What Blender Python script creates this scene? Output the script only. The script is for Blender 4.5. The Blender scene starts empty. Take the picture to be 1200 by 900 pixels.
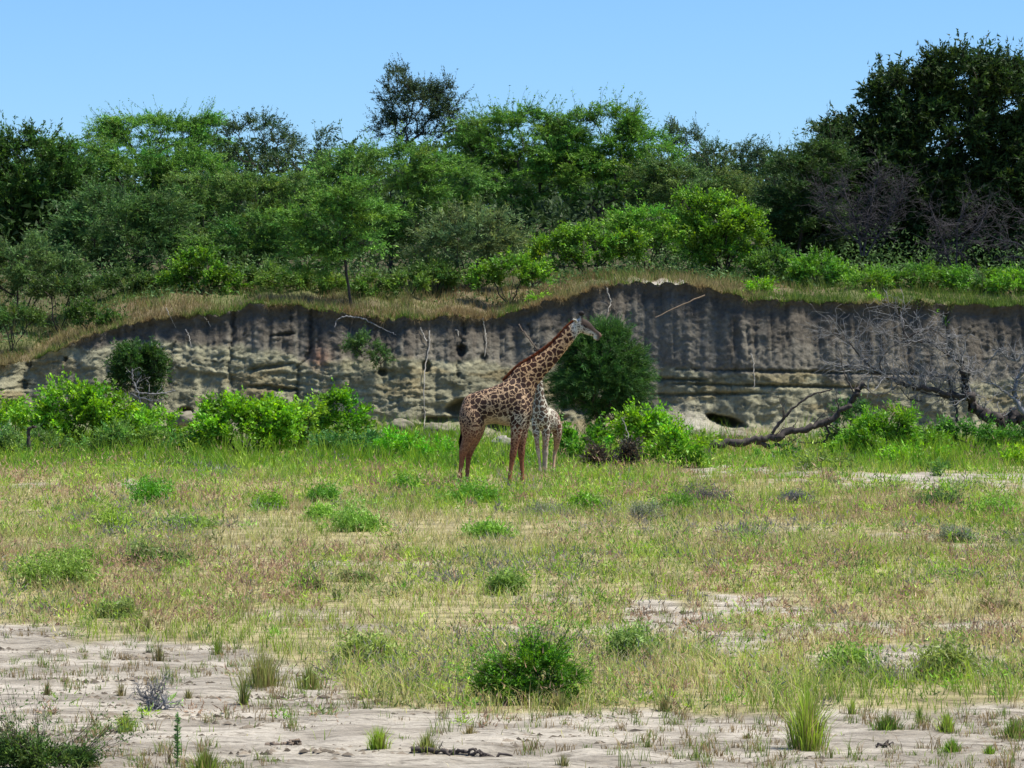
import bpy, math
import numpy as np
from mathutils import Vector

# ------------------------------------------------------------------ camera, world, sun, exposure
sc = bpy.context.scene
COL = sc.collection
F = 3290.0            # focal length in photo pixels (photo is 1200 wide)
CH = 3.0              # camera height
VH = 429.0            # photo row of the horizon
cam_d = bpy.data.cameras.new('camera')
cam_d.sensor_fit = 'HORIZONTAL'; cam_d.sensor_width = 36.0
cam_d.lens = F / 1200 * 36
cam_d.clip_start = 0.5; cam_d.clip_end = 8000
cam = bpy.data.objects.new('camera', cam_d); COL.objects.link(cam)
cam.location = (0, 0, CH)
cam.rotation_euler = (math.radians(90) - math.atan(21 / F), 0, 0)
sc.camera = cam

SUN_EL, SUN_AZ = 64.0, 93.0      # azimuth clockwise from +Y (the viewing direction)
world = bpy.data.worlds.new('World'); sc.world = world; world.use_nodes = True
nt = world.node_tree; nt.nodes.clear()
wo = nt.nodes.new('ShaderNodeOutputWorld'); bg = nt.nodes.new('ShaderNodeBackground')
sky = nt.nodes.new('ShaderNodeTexSky'); sky.sky_type = 'NISHITA'; sky.sun_disc = False
sky.sun_elevation = math.radians(SUN_EL); sky.sun_rotation = math.radians(SUN_AZ)
sky.altitude = 900; sky.air_density = 1.35; sky.dust_density = 0.35; sky.ozone_density = 3.0
mul = nt.nodes.new('ShaderNodeMix'); mul.data_type = 'RGBA'; mul.blend_type = 'MULTIPLY'
mul.inputs['Factor'].default_value = 1.0
mul.inputs[7].default_value = (0.44, 0.64, 0.93, 1)
nt.links.new(sky.outputs[0], mul.inputs[6]); nt.links.new(mul.outputs[2], bg.inputs[0])
bg.inputs[1].default_value = 0.085
nt.links.new(bg.outputs[0], wo.inputs[0])

sun_d = bpy.data.lights.new('sun', 'SUN'); sun_d.energy = 4.2; sun_d.angle = math.radians(12.0)
sun_d.color = (1.0, 0.95, 0.84)
sun = bpy.data.objects.new('sun', sun_d); COL.objects.link(sun)
el, az = math.radians(SUN_EL), math.radians(SUN_AZ)
sdir = Vector((math.cos(el) * math.sin(az), math.cos(el) * math.cos(az), math.sin(el)))
sun.rotation_euler = sdir.to_track_quat('Z', 'Y').to_euler()
sun.location = (0, 0, 60)

sc.view_settings.view_transform = 'Standard'; sc.view_settings.look = 'None'
sc.view_settings.gamma = 1.0; sc.view_settings.use_curve_mapping = False
sc.view_settings.exposure = 1.1

# ------------------------------------------------------------------ numeric helpers
def smooth(t):
    t = np.clip(t, 0, 1); return t * t * (3 - 2 * t)

def _hash(ix, iy, iz, seed):
    h = (ix.astype(np.int64) * 374761393 + iy.astype(np.int64) * 668265263 + iz.astype(np.int64) * 2147483647 + seed * 974634777)
    h = (h ^ (h >> 13)) * 1274126177
    h = h & 0x7fffffffffff
    h = (h ^ (h >> 16)) * 668265263 & 0x7fffffffffff
    return ((h >> 7) & 0xffffff) / float(0xffffff)

def vnoise(x, y, z=None, seed=0):
    x = np.asarray(x, float); y = np.asarray(y, float)
    z = np.zeros_like(x) if z is None else np.asarray(z, float)
    ix, iy, iz = np.floor(x), np.floor(y), np.floor(z)
    fx, fy, fz = x - ix, y - iy, z - iz
    fx, fy, fz = fx*fx*(3-2*fx), fy*fy*(3-2*fy), fz*fz*(3-2*fz)
    r = 0
    for a in (0, 1):
        for b in (0, 1):
            for c in (0, 1):
                w = (fx if a else 1-fx) * (fy if b else 1-fy) * (fz if c else 1-fz)
                r = r + w * _hash(ix+a, iy+b, iz+c, seed)
    return r

def fbm(x, y, z=None, seed=0, o=4):
    s, a, n = 0, 1.0, 0
    for i in range(o):
        k = 2.03 ** i
        s = s + a * vnoise(x*k+i*13.1, y*k-i*7.7, None if z is None else z*k+i*3.3, seed+i)
        n += a; a *= 0.5
    return s / n

def mesh_np(name, V, faces, mat=None, col=None, smoothed=False, extra=None, matidx=None):
    """faces: list of (M,k) int arrays"""
    me = bpy.data.meshes.new(name)
    if not isinstance(faces, (list, tuple)): faces = [faces]
    faces = [np.asarray(f, np.int32) for f in faces if len(f)]
    V = np.asarray(V, np.float32)
    me.vertices.add(len(V)); me.vertices.foreach_set('co', V.ravel())
    loops = np.concatenate([f.ravel() for f in faces])
    sizes = np.concatenate([np.full(len(f), f.shape[1], np.int32) for f in faces])
    starts = np.concatenate([[0], np.cumsum(sizes)[:-1]]).astype(np.int32)
    me.loops.add(len(loops)); me.loops.foreach_set('vertex_index', loops)
    me.polygons.add(len(sizes)); me.polygons.foreach_set('loop_start', starts)
    if smoothed: me.polygons.foreach_set('use_smooth', np.ones(len(sizes), bool))
    me.update(calc_edges=True)
    if col is not None:
        at = me.color_attributes.new('Col', 'FLOAT_COLOR', 'POINT')
        c = np.ones((len(V), 4), np.float32); c[:, :3] = np.clip(col, 0, 1)
        at.data.foreach_set('color', c.ravel())
    if extra:
        for k, v in extra.items():
            at = me.attributes.new(k, 'FLOAT', 'POINT'); at.data.foreach_set('value', np.asarray(v, np.float32))
    if mat: me.materials.append(mat)
    return me

def link(name, me, parent=None, kind=None, loc=None):
    o = bpy.data.objects.new(name, me); COL.objects.link(o)
    if parent is not None: o.parent = parent
    if kind: o['kind'] = kind
    if loc is not None: o.location = loc
    return o

def thing(name, label, cat, loc=(0, 0, 0), group=None, me=None):
    o = bpy.data.objects.new(name, me); COL.objects.link(o); o.location = loc
    o['label'] = label; o['category'] = cat
    if group: o['group'] = group
    return o

def W(u, v, d):
    """point seen at photo pixel (u, v) at distance d"""
    return np.array([(u - 600) * d / F, d, CH + (VH - v) * d / F])

def tubes(lines, sides=5):
    """lines: list of (P(n,3), R(n)) -> V, quads, caps folded to a point"""
    Vs, Fs, off = [], [], 0
    for P, R in lines:
        P = np.asarray(P, float); R = np.asarray(R, float); n = len(P)
        T = np.gradient(P, axis=0); T /= np.linalg.norm(T, axis=1)[:, None] + 1e-9
        up = np.array([0, 0, 1.0]) if abs(T[0, 2]) < .9 else np.array([1.0, 0, 0])
        A = np.cross(T, up); A /= np.linalg.norm(A, axis=1)[:, None] + 1e-9
        B = np.cross(T, A)
        th = np.arange(sides) / sides * 2 * math.pi
        ring = (A[:, None, :] * np.cos(th)[None, :, None] + B[:, None, :] * np.sin(th)[None, :, None]) * R[:, None, None] + P[:, None, :]
        Vs.append(ring.reshape(-1, 3))
        i = np.arange(n - 1)[:, None] * sides; j = np.arange(sides)[None, :]; j2 = (j + 1) % sides
        q = np.stack([i + j, i + j2, i + sides + j2, i + sides + j], -1).reshape(-1, 4) + off
        Fs.append(q); off += n * sides
    return np.concatenate(Vs), np.concatenate(Fs)

def wobble(P0, P1, n, amp, rng, sag=0.0):
    t = np.linspace(0, 1, n)[:, None]
    P = P0[None] * (1 - t) + P1[None] * t
    w = np.cumsum(rng.normal(0, 1, (n, 3)), 0); w -= w[0] * (1 - t) + w[-1] * t
    L = np.linalg.norm(P1 - P0)
    P = P + w * amp * L / n
    P[:, 2] -= sag * L * 4 * (t * (1 - t))[:, 0]
    return P

# ------------------------------------------------------------------ materials
def nodes_mat(name):
    m = bpy.data.materials.new(name); m.use_nodes = True
    n = m.node_tree; n.nodes.clear()
    return m, n, n.nodes.new, n.links.new

def leaf_mat(name, trans=0.35, rough=0.55, spec=0.25):
    m, n, N, L = nodes_mat(name)
    out = N('ShaderNodeOutputMaterial'); at = N('ShaderNodeAttribute'); at.attribute_name = 'Col'
    p = N('ShaderNodeBsdfPrincipled'); p.inputs['Roughness'].default_value = rough
    p.inputs['Specular IOR Level'].default_value = spec
    t = N('ShaderNodeBsdfTranslucent'); mx = N('ShaderNodeMixShader'); mx.inputs[0].default_value = trans
    hs = N('ShaderNodeHueSaturation'); hs.inputs['Value'].default_value = 1.25; hs.inputs['Saturation'].default_value = 1.08
    L(at.outputs['Color'], p.inputs['Base Color']); L(at.outputs['Color'], hs.inputs['Color']); L(hs.outputs[0], t.inputs[0])
    L(p.outputs[0], mx.inputs[1]); L(t.outputs[0], mx.inputs[2]); L(mx.outputs[0], out.inputs[0])
    return m

def attr_mat(name, rough=0.9, scale=40.0, var=0.35, bump=0.3, bscale=60.0, spec=0.15, detail=6):
    m, n, N, L = nodes_mat(name)
    out = N('ShaderNodeOutputMaterial'); at = N('ShaderNodeAttribute'); at.attribute_name = 'Col'
    p = N('ShaderNodeBsdfPrincipled'); p.inputs['Roughness'].default_value = rough
    p.inputs['Specular IOR Level'].default_value = spec
    tc = N('ShaderNodeTexCoord'); no = N('ShaderNodeTexNoise'); no.inputs['Scale'].default_value = scale; no.inputs['Detail'].default_value = detail
    no.inputs['Roughness'].default_value = 0.65
    mr = N('ShaderNodeMapRange'); mr.inputs[1].default_value = 0.25; mr.inputs[2].default_value = 0.75
    mr.inputs[3].default_value = 1 - var; mr.inputs[4].default_value = 1 + var
    mu = N('ShaderNodeVectorMath'); mu.operation = 'SCALE'
    L(tc.outputs['Object'], no.inputs['Vector']); L(no.outputs[0], mr.inputs[0]); L(at.outputs['Color'], mu.inputs[0]); L(mr.outputs[0], mu.inputs['Scale'])
    L(mu.outputs[0], p.inputs['Base Color'])
    n2 = N('ShaderNodeTexNoise'); n2.inputs['Scale'].default_value = bscale; n2.inputs['Detail'].default_value = 9; n2.inputs['Roughness'].default_value = .7
    b = N('ShaderNodeBump'); b.inputs['Strength'].default_value = bump; b.inputs['Distance'].default_value = 0.12
    L(tc.outputs['Object'], n2.inputs['Vector']); L(n2.outputs[0], b.inputs['Height']); L(b.outputs[0], p.inputs['Normal'])
    L(p.outputs[0], out.inputs[0])
    return m

def plain_mat(name, col, rough=0.85, var=0.3, scale=12.0, stretch=(1, 1, 1), bump=0.4):
    m, n, N, L = nodes_mat(name)
    out = N('ShaderNodeOutputMaterial'); p = N('ShaderNodeBsdfPrincipled')
    p.inputs['Roughness'].default_value = rough; p.inputs['Specular IOR Level'].default_value = 0.2
    tc = N('ShaderNodeTexCoord'); mp = N('ShaderNodeMapping'); mp.inputs['Scale'].default_value = stretch
    no = N('ShaderNodeTexNoise'); no.inputs['Scale'].default_value = scale; no.inputs['Detail'].default_value = 6
    cr = N('ShaderNodeValToRGB'); a, b_ = cr.color_ramp.elements
    a.position = 0.3; b_.position = 0.7
    a.color = [c * (1 - var) for c in col] + [1]; b_.color = [min(1, c * (1 + var)) for c in col] + [1]
    L(tc.outputs['Object'], mp.inputs[0]); L(mp.outputs[0], no.inputs['Vector']); L(no.outputs[0], cr.inputs[0]); L(cr.outputs[0], p.inputs['Base Color'])
    b = N('ShaderNodeBump'); b.inputs['Strength'].default_value = bump; b.inputs['Distance'].default_value = 0.03
    L(no.outputs[0], b.inputs['Height']); L(b.outputs[0], p.inputs['Normal']); L(p.outputs[0], out.inputs[0])
    return m

M_leaf = leaf_mat('tree_leaves', 0.30, 0.6, 0.2)
M_broad = leaf_mat('shrub_leaves', 0.38, 0.5, 0.25)
M_grass = leaf_mat('grass_blades', 0.45, 0.7, 0.12)
M_bark = plain_mat('dark_bark', (0.055, 0.045, 0.036), 0.9, 0.45, 14, (1, 1, .3))
M_dead = plain_mat('weathered_wood', (0.19, 0.185, 0.18), 0.85, 0.5, 10, (1, 1, .4))
M_deaddark = plain_mat('dark_dead_wood', (0.055, 0.045, 0.04), 0.85, 0.45, 12, (1, 1, .4))
M_bramble = plain_mat('dark_grey_twigs', (0.058, 0.052, 0.055), 0.85, 0.4, 10)
M_root = plain_mat('pale_root', (0.27, 0.25, 0.215), 0.8, 0.35, 9, (1, 1, .5))
M_brownroot = plain_mat('brown_root', (0.13, 0.10, 0.075), 0.85, 0.35, 9)
M_tan = plain_mat('tan_pole', (0.20, 0.145, 0.095), 0.8, 0.3, 9)

# ------------------------------------------------------------------ terrain functions
U_T = [-1200, -300, 0, 60, 100, 150, 200, 280, 300, 350, 400, 450, 520, 580, 610, 650, 700, 750, 800, 850, 880, 1000, 1100, 1200, 1600, 2400]
V_T = [440, 436, 432, 412, 396, 384, 373, 364, 357, 357, 368, 375, 371, 372, 366, 352, 337, 331, 333, 345, 352, 357, 358, 358, 352, 360]
def edge_z(x):
    u = 600 + np.asarray(x, float) * F / 110.0
    z = CH + (VH - np.interp(u, U_T, V_T)) * 110.3 / F
    return z + (fbm(x * .9, x * 0 + 3.1, seed=5) - .5) * .35 + (fbm(x * 5, x * 0 + 1.1, seed=6, o=4) - .5) * .30

def base_y(x):
    x = np.asarray(x, float)
    return 107.6 + (fbm(x * .16, x * 0, seed=11) - .5) * 3.0 + (fbm(x * .7, x * 0 + 5, seed=12) - .5) * 1.0 + 1.2 * np.exp(-((x - 3.2) / 3.0) ** 2)

def top_y(x):
    return base_y(x) + 1.5 + 0.4 * (fbm(np.asarray(x) * 1.3, np.asarray(x) * 0 + 9, seed=14) - .5)

def plateau_z(x, y):
    x = np.asarray(x, float); y = np.asarray(y, float)
    e = edge_z(x); P = np.maximum(6.15, e + .1); dy = np.maximum(y - top_y(x), 0)
    t = smooth(dy / (8.0 + (P - e) * 2.0))
    z = e + (P - e) * t + 0.052 * np.minimum(dy, 60) + .085 * np.clip(dy - 24, 0, 40) + (fbm(x * .35, y * .35, seed=20) - .5) * .5 * np.clip(dy / 3, 0, 1)
    return z

def ground_z(x, y):
    x = np.asarray(x, float); y = np.asarray(y, float)
    near = 1 - smooth((y - 60) / 60)
    z = (fbm(x * .22, y * .22, seed=30) - .5) * .14 + (fbm(x * 1.6, y * 1.6, seed=31, o=3) - .5) * .04
    z = z + smooth((y - 92) / 14) * .35 * smooth(1 - (y - 115) / 20)
    return z

def bare(x, y):
    """how bare the ground is, 0..1 (sand flats and patches)"""
    x = np.asarray(x, float); y = np.asarray(y, float)
    ys = np.maximum(y, 5)
    v = VH + F * CH / ys; u = 600 + x * F / ys
    n = fbm(x * .45, y * .28, seed=40) - .5
    n2 = fbm(x * 1.7, y * .9, seed=41, o=3) - .5
    w = n * 120 + n2 * 70
    b = smooth((v + w * .30 - 828) / 14)                                   # bottom sand flat
    lim = np.interp(u, [-200, 0, 200, 300, 400, 470], [722, 728, 742, 765, 800, 840])
    b = np.maximum(b, smooth((v + w * .30 - lim) / 14))
    def patch(u0, v0, ru, rv, s=1.0):
        d = ((u - u0) / ru) ** 2 + ((v - v0) / rv) ** 2
        return s * smooth((1.15 - d + w * .018 + n2 * 3.2) / .8)
    for p in ((830, 715, 100, 18, .95), (1010, 768, 190, 20, .9), (1080, 735, 130, 10, .85), (480, 742, 80, 12, .85), (700, 740, 260, 8, .8), (620, 700, 60, 6, .6), (930, 735, 80, 8, .8), (350, 720, 60, 6, .5), (1105, 564, 170, 11, 1), (850, 552, 62, 7, 1), (960, 557, 60, 4, .8),
              (40, 568, 50, 5, .8), (150, 571, 16, 8, 1), (260, 574, 50, 5, .6), (1060, 632, 70, 4, .8), (900, 622, 60, 3, .6), (120, 640, 160, 5, .4),
              (420, 660, 80, 4, .5), (1150, 640, 60, 4, .5), (640, 560, 30, 3, .3)):
        b = np.maximum(b, patch(*p))
    far = smooth((y - 100) / 6)
    return np.clip(np.maximum(b, far * .35) + .0, 0, 1)

# ------------------------------------------------------------------ ground
def axis(lo, hi, step, ext, m=10):
    core = np.arange(lo, hi + step * .5, step)
    e = np.geomspace(1, ext, m)
    return np.concatenate([lo - e[::-1], core, hi + e])

def grid_faces(nx, ny):
    i = np.arange(ny - 1)[:, None] * nx + np.arange(nx - 1)[None, :]
    return np.stack([i, i + 1, i + nx + 1, i + nx], -1).reshape(-1, 4)

xs = axis(-23, 23, .20, 3000, 14)
yn = [16.0]
while yn[-1] < 46: yn.append(yn[-1] + .11 + (yn[-1] - 16) * .005)
while yn[-1] < 114: yn.append(yn[-1] + .35)
ys = np.concatenate([16 - np.geomspace(1, 400, 10)[::-1], yn, yn[-1] + np.geomspace(1, 4000, 14)])
X, Y = np.meshgrid(xs, ys); X = X.ravel(); Y = Y.ravel()
near = (1 - smooth((Y - 30) / 25))
B = bare(X, Y)
Z = ground_z(X, Y)
crust = fbm(X * 3.0, Y * 5.0, seed=45, o=4)
Z = Z + near * B * (crust - .5) * .07 + near * B * -0.03 * smooth((vnoise(X * 1.2, Y * 3.5, seed=48) - .62) / .1)
Z = np.where(Y > 112, -0.2, Z)
sand = np.array([.49, .44, .36]); sand2 = np.array([.255, .225, .18]); lit = np.array([.37, .32, .17]); soil = np.array([.22, .19, .10])
n1 = fbm(X * .8, Y * 1.6, seed=46)[:, None]; n3 = smooth((fbm(X * 1.3, Y * 5.5, seed=47, o=4) - .40) / .16)[:, None]
cs = sand * (1 - n1 * .35) * (1 - .0 * n3) * n3 + sand2 * (1 - n3)
cg = lit * n3 + soil * (1 - n3)
Cg = cs * B[:, None] + cg * (1 - B[:, None])

def ground_material():
    m, n, N, L = nodes_mat('sandy_ground')
    out = N('ShaderNodeOutputMaterial'); at = N('ShaderNodeAttribute'); at.attribute_name = 'Col'
    p = N('ShaderNodeBsdfPrincipled'); p.inputs['Roughness'].default_value = .95; p.inputs['Specular IOR Level'].default_value = .1
    tc = N('ShaderNodeTexCoord')
    mp = N('ShaderNodeMapping'); mp.inputs['Scale'].default_value = (.55, 2.0, 1)
    no = N('ShaderNodeTexNoise'); no.inputs['Scale'].default_value = 7; no.inputs['Detail'].default_value = 9; no.inputs['Roughness'].default_value = .72
    L(tc.outputs['Object'], mp.inputs[0]); L(mp.outputs[0], no.inputs['Vector'])
    cr = N('ShaderNodeValToRGB'); e = cr.color_ramp.elements
    e[0].position = .36; e[0].color = (.30, .28, .25, 1); e[1].position = .5; e[1].color = (1, 1, 1, 1)
    x = e.new(.72); x.color = (1.16, 1.13, 1.1, 1)
    L(no.outputs[0], cr.inputs[0])
    mu = N('ShaderNodeMix'); mu.data_type = 'RGBA'; mu.blend_type = 'MULTIPLY'; mu.inputs['Factor'].default_value = .85
    L(at.outputs['Color'], mu.inputs[6]); L(cr.outputs[0], mu.inputs[7])
    n2 = N('ShaderNodeTexNoise'); n2.inputs['Scale'].default_value = 45; n2.inputs['Detail'].default_value = 5
    L(mp.outputs[0], n2.inputs['Vector'])
    mr = N('ShaderNodeMapRange'); mr.inputs[1].default_value = .3; mr.inputs[2].default_value = .6; mr.inputs[3].default_value = .72; mr.inputs[4].default_value = 1.08
    L(n2.outputs[0], mr.inputs[0])
    sc_ = N('ShaderNodeVectorMath'); sc_.operation = 'SCALE'; L(mu.outputs[2], sc_.inputs[0]); L(mr.outputs[0], sc_.inputs['Scale'])
    L(sc_.outputs[0], p.inputs['Base Color'])
    b = N('ShaderNodeBump'); b.inputs['Strength'].default_value = .8; b.inputs['Distance'].default_value = .06
    ad = N('ShaderNodeMath'); ad.operation = 'MULTIPLY_ADD'; ad.inputs[1].default_value = .3
    L(n2.outputs[0], ad.inputs[0]); L(no.outputs[0], ad.inputs[2]); L(ad.outputs[0], b.inputs['Height']); L(b.outputs[0], p.inputs['Normal'])
    L(p.outputs[0], out.inputs[0])
    return m
M_ground = ground_material()
link('ground', mesh_np('ground', np.stack([X, Y, Z], 1), grid_faces(len(xs), len(ys)), M_ground, Cg, True), kind='structure')

# ------------------------------------------------------------------ river bank (eroded cliff)
cx = np.concatenate([-26 - np.geomspace(.3, 130, 30)[::-1], np.arange(-26, 26.01, .065), 26 + np.geomspace(.3, 130, 30)])
NS = 104
sv = np.linspace(0, 1, NS)
CX, S = np.meshgrid(cx, sv)
E = edge_z(CX)
Zc = -.35 + (E + .35) * S
s = np.clip(Zc / E, 0, 1)
Yc = base_y(CX) + (top_y(CX) - base_y(CX)) * s ** 1.2
PU = 600 + CX * F / 108.5; PV = VH - (Zc - CH) * F / 108.5
zb_v = np.interp(PU, [0, 200, 300, 350, 450, 520, 600, 700, 850, 1000, 1200], [398, 396, 400, 418, 415, 416, 424, 428, 430, 436, 440]) + (fbm(CX * .8, Zc * .5, seed=51) - .5) * 34
low = smooth((PV - zb_v) / 10)                         # 1 in the pale banded clay
warp = (fbm(CX * .22, Zc * .3, seed=52) - .5) * 1.6 + (fbm(CX * 1.1, Zc * 1.4, seed=53) - .5) * .75 + (fbm(CX * 5, Zc * 5, seed=49, o=2) - .5) * .12
st = (Zc + warp) / .42
saw = st - np.floor(st); ledge = np.where(saw < .78, saw / .78, (1 - saw) / .22)
lh = _hash(np.floor(st), np.floor(st) * 0 + 3, np.floor(st) * 0, 9)
str2 = (Zc + warp * .8) / .17; saw2 = str2 - np.floor(str2)
lamp_ = .55 + .9 * smooth((fbm(CX * .35, Zc * .8, seed=54) - .4) / .2)
brk = smooth((fbm(CX * .55, Zc * 1.6, seed=50) - .42) / .18)
off = -low * lamp_ * (ledge * (.015 + .06 * lh) * (.25 + .75 * brk) + (saw2 < .7) * .035 * brk)
off -= (fbm(CX * .9, Zc * .9, seed=55, o=5) - .5) * (.20 + .16 * low) + (fbm(CX * 5, Zc * 5, seed=56, o=3) - .5) * .12 + low * np.abs(fbm(CX * 2.4, Zc * 4.6, seed=48, o=4) - .5) * -.12 - (np.abs(fbm(CX * 6, Zc * 9, seed=47, o=3) - .5)) * -.22
off -= low * (smooth((fbm(CX * 3.2, Zc * 5.0, seed=57, o=3) - .5) / .2)) * .05
# vertical gullies in the upper soil
gul = smooth((vnoise(CX * 2.3 + (fbm(CX*0, Zc, seed=58)-.5)*.9, Zc * .25, seed=59) - .60) / .16) * (1 - low) * smooth((S - .45) / .3)
off += gul * .07
gul2 = smooth((vnoise(CX * 6.5, Zc * .5, seed=60) - .66) / .14) * (1 - low * .7); off += gul2 * .07
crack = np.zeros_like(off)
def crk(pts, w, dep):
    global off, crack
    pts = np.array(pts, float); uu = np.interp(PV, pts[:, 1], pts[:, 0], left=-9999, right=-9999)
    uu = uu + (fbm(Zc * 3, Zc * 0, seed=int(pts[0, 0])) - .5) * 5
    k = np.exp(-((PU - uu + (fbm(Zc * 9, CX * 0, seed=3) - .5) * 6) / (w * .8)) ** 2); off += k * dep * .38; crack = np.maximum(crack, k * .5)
crk([(271, 365), (270, 400), (268, 430), (270, 458)], 2.6, .5)
crk([(338, 360), (338, 395)], 1.6, .3)
crk([(363, 360), (363, 408), (357, 420), (351, 430), (349, 450), (345, 470)], 3.0, .6)
crk([(371, 360), (371, 408)], 3.0, .4)
crk([(205, 395), (200, 420), (196, 455)], 1.8, .3)
crk([(440, 375), (440, 420), (446, 436)], 2.2, .35)
crk([(542, 372), (541, 405), (536, 432)], 2.5, .4)
crk([(620, 380), (624, 400), (630, 415)], 2.0, .3)
crk([(18, 420), (17, 480)], 2.5, .3)
crk([(985, 358), (982, 400)], 2.6, .3)
crk([(1055, 358), (1058, 400)], 2.2, .25)
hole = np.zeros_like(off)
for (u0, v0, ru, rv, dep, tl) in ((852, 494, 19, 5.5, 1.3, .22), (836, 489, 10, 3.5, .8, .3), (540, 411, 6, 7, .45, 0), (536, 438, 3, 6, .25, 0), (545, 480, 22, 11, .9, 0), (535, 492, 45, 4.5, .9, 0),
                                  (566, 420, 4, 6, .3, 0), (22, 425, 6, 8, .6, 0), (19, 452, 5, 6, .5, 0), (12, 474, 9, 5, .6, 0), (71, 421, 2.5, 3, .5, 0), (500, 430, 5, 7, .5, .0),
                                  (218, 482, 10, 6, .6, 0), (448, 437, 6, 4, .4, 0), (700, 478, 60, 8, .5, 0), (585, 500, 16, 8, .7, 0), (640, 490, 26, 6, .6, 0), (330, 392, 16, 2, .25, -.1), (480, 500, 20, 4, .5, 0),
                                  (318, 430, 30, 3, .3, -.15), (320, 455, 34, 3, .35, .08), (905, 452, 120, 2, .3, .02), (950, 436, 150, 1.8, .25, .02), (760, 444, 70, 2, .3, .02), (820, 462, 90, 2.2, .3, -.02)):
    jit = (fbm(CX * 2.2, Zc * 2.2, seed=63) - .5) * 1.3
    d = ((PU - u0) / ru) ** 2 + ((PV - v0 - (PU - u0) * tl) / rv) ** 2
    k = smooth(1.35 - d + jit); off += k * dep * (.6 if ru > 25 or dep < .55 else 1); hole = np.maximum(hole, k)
# slumped pale mound below the burrow and general talus at the foot
md = np.exp(-(((PU - 800) / 32) ** 2 + ((PV - 505) / 20) ** 2)); off -= md * .9
off -= smooth((.95 - Zc) / 1.2) * (.5 + 1.0 * fbm(CX * .6, CX * 0, seed=64))
# sod lip at the very top
off -= np.exp(-((1 - S) * E / .16) ** 2) * .16 * (.2 + 1.3 * fbm(CX * 2.2, CX * 0, seed=65))
off += np.exp(-(((1 - S) * E - .42) / .28) ** 2) * .08
fade = np.exp(-(np.maximum(np.abs(CX) - 26, 0) / 3))
# smooth mound area of grey earth under the high crest
Yf = Yc + off * fade
# colour: dark humus over grey brown over pale clay
nA = fbm(CX * .7, Zc * .9, seed=70)[..., None]; nB = fbm(CX * 3.5, Zc * 3.5, seed=71)[..., None]; nV = fbm(CX * 3.0, Zc * .35, seed=72)[..., None]
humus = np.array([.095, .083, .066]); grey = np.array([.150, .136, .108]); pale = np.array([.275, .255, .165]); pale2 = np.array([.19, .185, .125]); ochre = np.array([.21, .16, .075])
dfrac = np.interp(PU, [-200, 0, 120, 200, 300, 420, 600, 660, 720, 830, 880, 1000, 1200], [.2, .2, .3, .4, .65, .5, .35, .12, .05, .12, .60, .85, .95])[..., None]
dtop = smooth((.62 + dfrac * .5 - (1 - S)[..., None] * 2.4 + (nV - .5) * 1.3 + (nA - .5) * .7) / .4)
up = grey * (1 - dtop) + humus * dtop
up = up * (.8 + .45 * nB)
lo_ = pale * nA + pale2 * (1 - nA)
band = vnoise(CX * .12, (Zc + warp) * 7.5, seed=73)[..., None]
lo_ = lo_ * (.62 + .62 * band) * (.8 + .45 * nB)
oc = smooth((fbm(CX * .5, Zc * 2.2, seed=74) - .56) / .1)[..., None]; lo_ = lo_ * (1 - .5 * oc) + ochre * .5 * oc
Lw = low[..., None]
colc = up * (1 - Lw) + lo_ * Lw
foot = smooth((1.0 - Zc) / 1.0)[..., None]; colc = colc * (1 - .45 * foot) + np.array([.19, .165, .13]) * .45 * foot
mdm = np.clip(md * 1.5, 0, 1)[..., None]; colc = colc * (1 - mdm) + np.array([.34, .315, .26]) * mdm
red = np.exp(-(((PU - 374) / 12) ** 2 + ((PV - 420) / 14) ** 2))[..., None] * .8; colc = colc * (1 - red) + np.array([.22, .12, .08]) * red
recess_mask = np.maximum(crack, hole)[..., None]; colc = colc * (1 - .35 * recess_mask)  # earth colour darkened inside the cracks and holes
M_cliff = attr_mat('clay_bank', .95, 7.0, .32, 1.0, 5.0, .1, 9)
V = np.stack([CX.ravel(), Yf.ravel(), Zc.ravel()], 1)
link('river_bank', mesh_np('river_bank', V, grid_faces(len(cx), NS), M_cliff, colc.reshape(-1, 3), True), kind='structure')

# plateau behind the edge
yr = np.concatenate([np.linspace(0, 6, 34), 6 + np.geomspace(.3, 34, 46), 40 + np.geomspace(2, 700, 16)])
pxs = np.concatenate([-26 - np.geomspace(.3, 130, 30)[::-1], np.arange(-26, 26.01, .195), 26 + np.geomspace(.3, 130, 30)])
PX, PR = np.meshgrid(pxs, yr)
lipx = np.interp(pxs, cx, Yf[-1])
PY = lipx[None, :] + PR
PZ = plateau_z(PX, PY) + np.where(PR > .3, (fbm(PX * 1.5, PY * 1.5, seed=80, o=3) - .5) * .18, 0)
PZ[0] = edge_z(pxs) + .01
straw = np.array([.20, .155, .085]); earth = np.array([.13, .108, .07]); grn = np.array([.09, .12, .04])
a = fbm(PX * .6, PY * .6, seed=81)[..., None]; b_ = fbm(PX * 3, PY * 3, seed=82)[..., None]
pc = straw * a + earth * (1 - a); g_ = smooth((fbm(PX * .35, PY * .5, seed=83) - .45) / .15)[..., None] * .6
pc = (pc * (1 - g_) + grn * g_) * (.7 + .6 * b_)
crest = np.exp(-(((PX - 5.6) / 2.0) ** 2))[..., None] * smooth((3.5 - PR) / 2)[..., None]
pc = pc * (1 - crest) + np.array([.33, .30, .25]) * crest
dk = smooth((PR - 5) / 5)[..., None]; pc = pc * (1 - dk) + np.array([.09, .085, .05]) * dk
M_plateau = attr_mat('dry_bank_top', .95, 14.0, .35, .6, 30.0, .1, 7)
link('plateau', mesh_np('plateau', np.stack([PX.ravel(), PY.ravel(), PZ.ravel()], 1), grid_faces(len(pxs), len(yr)), M_plateau, pc.reshape(-1, 3), True), kind='structure')

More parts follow.
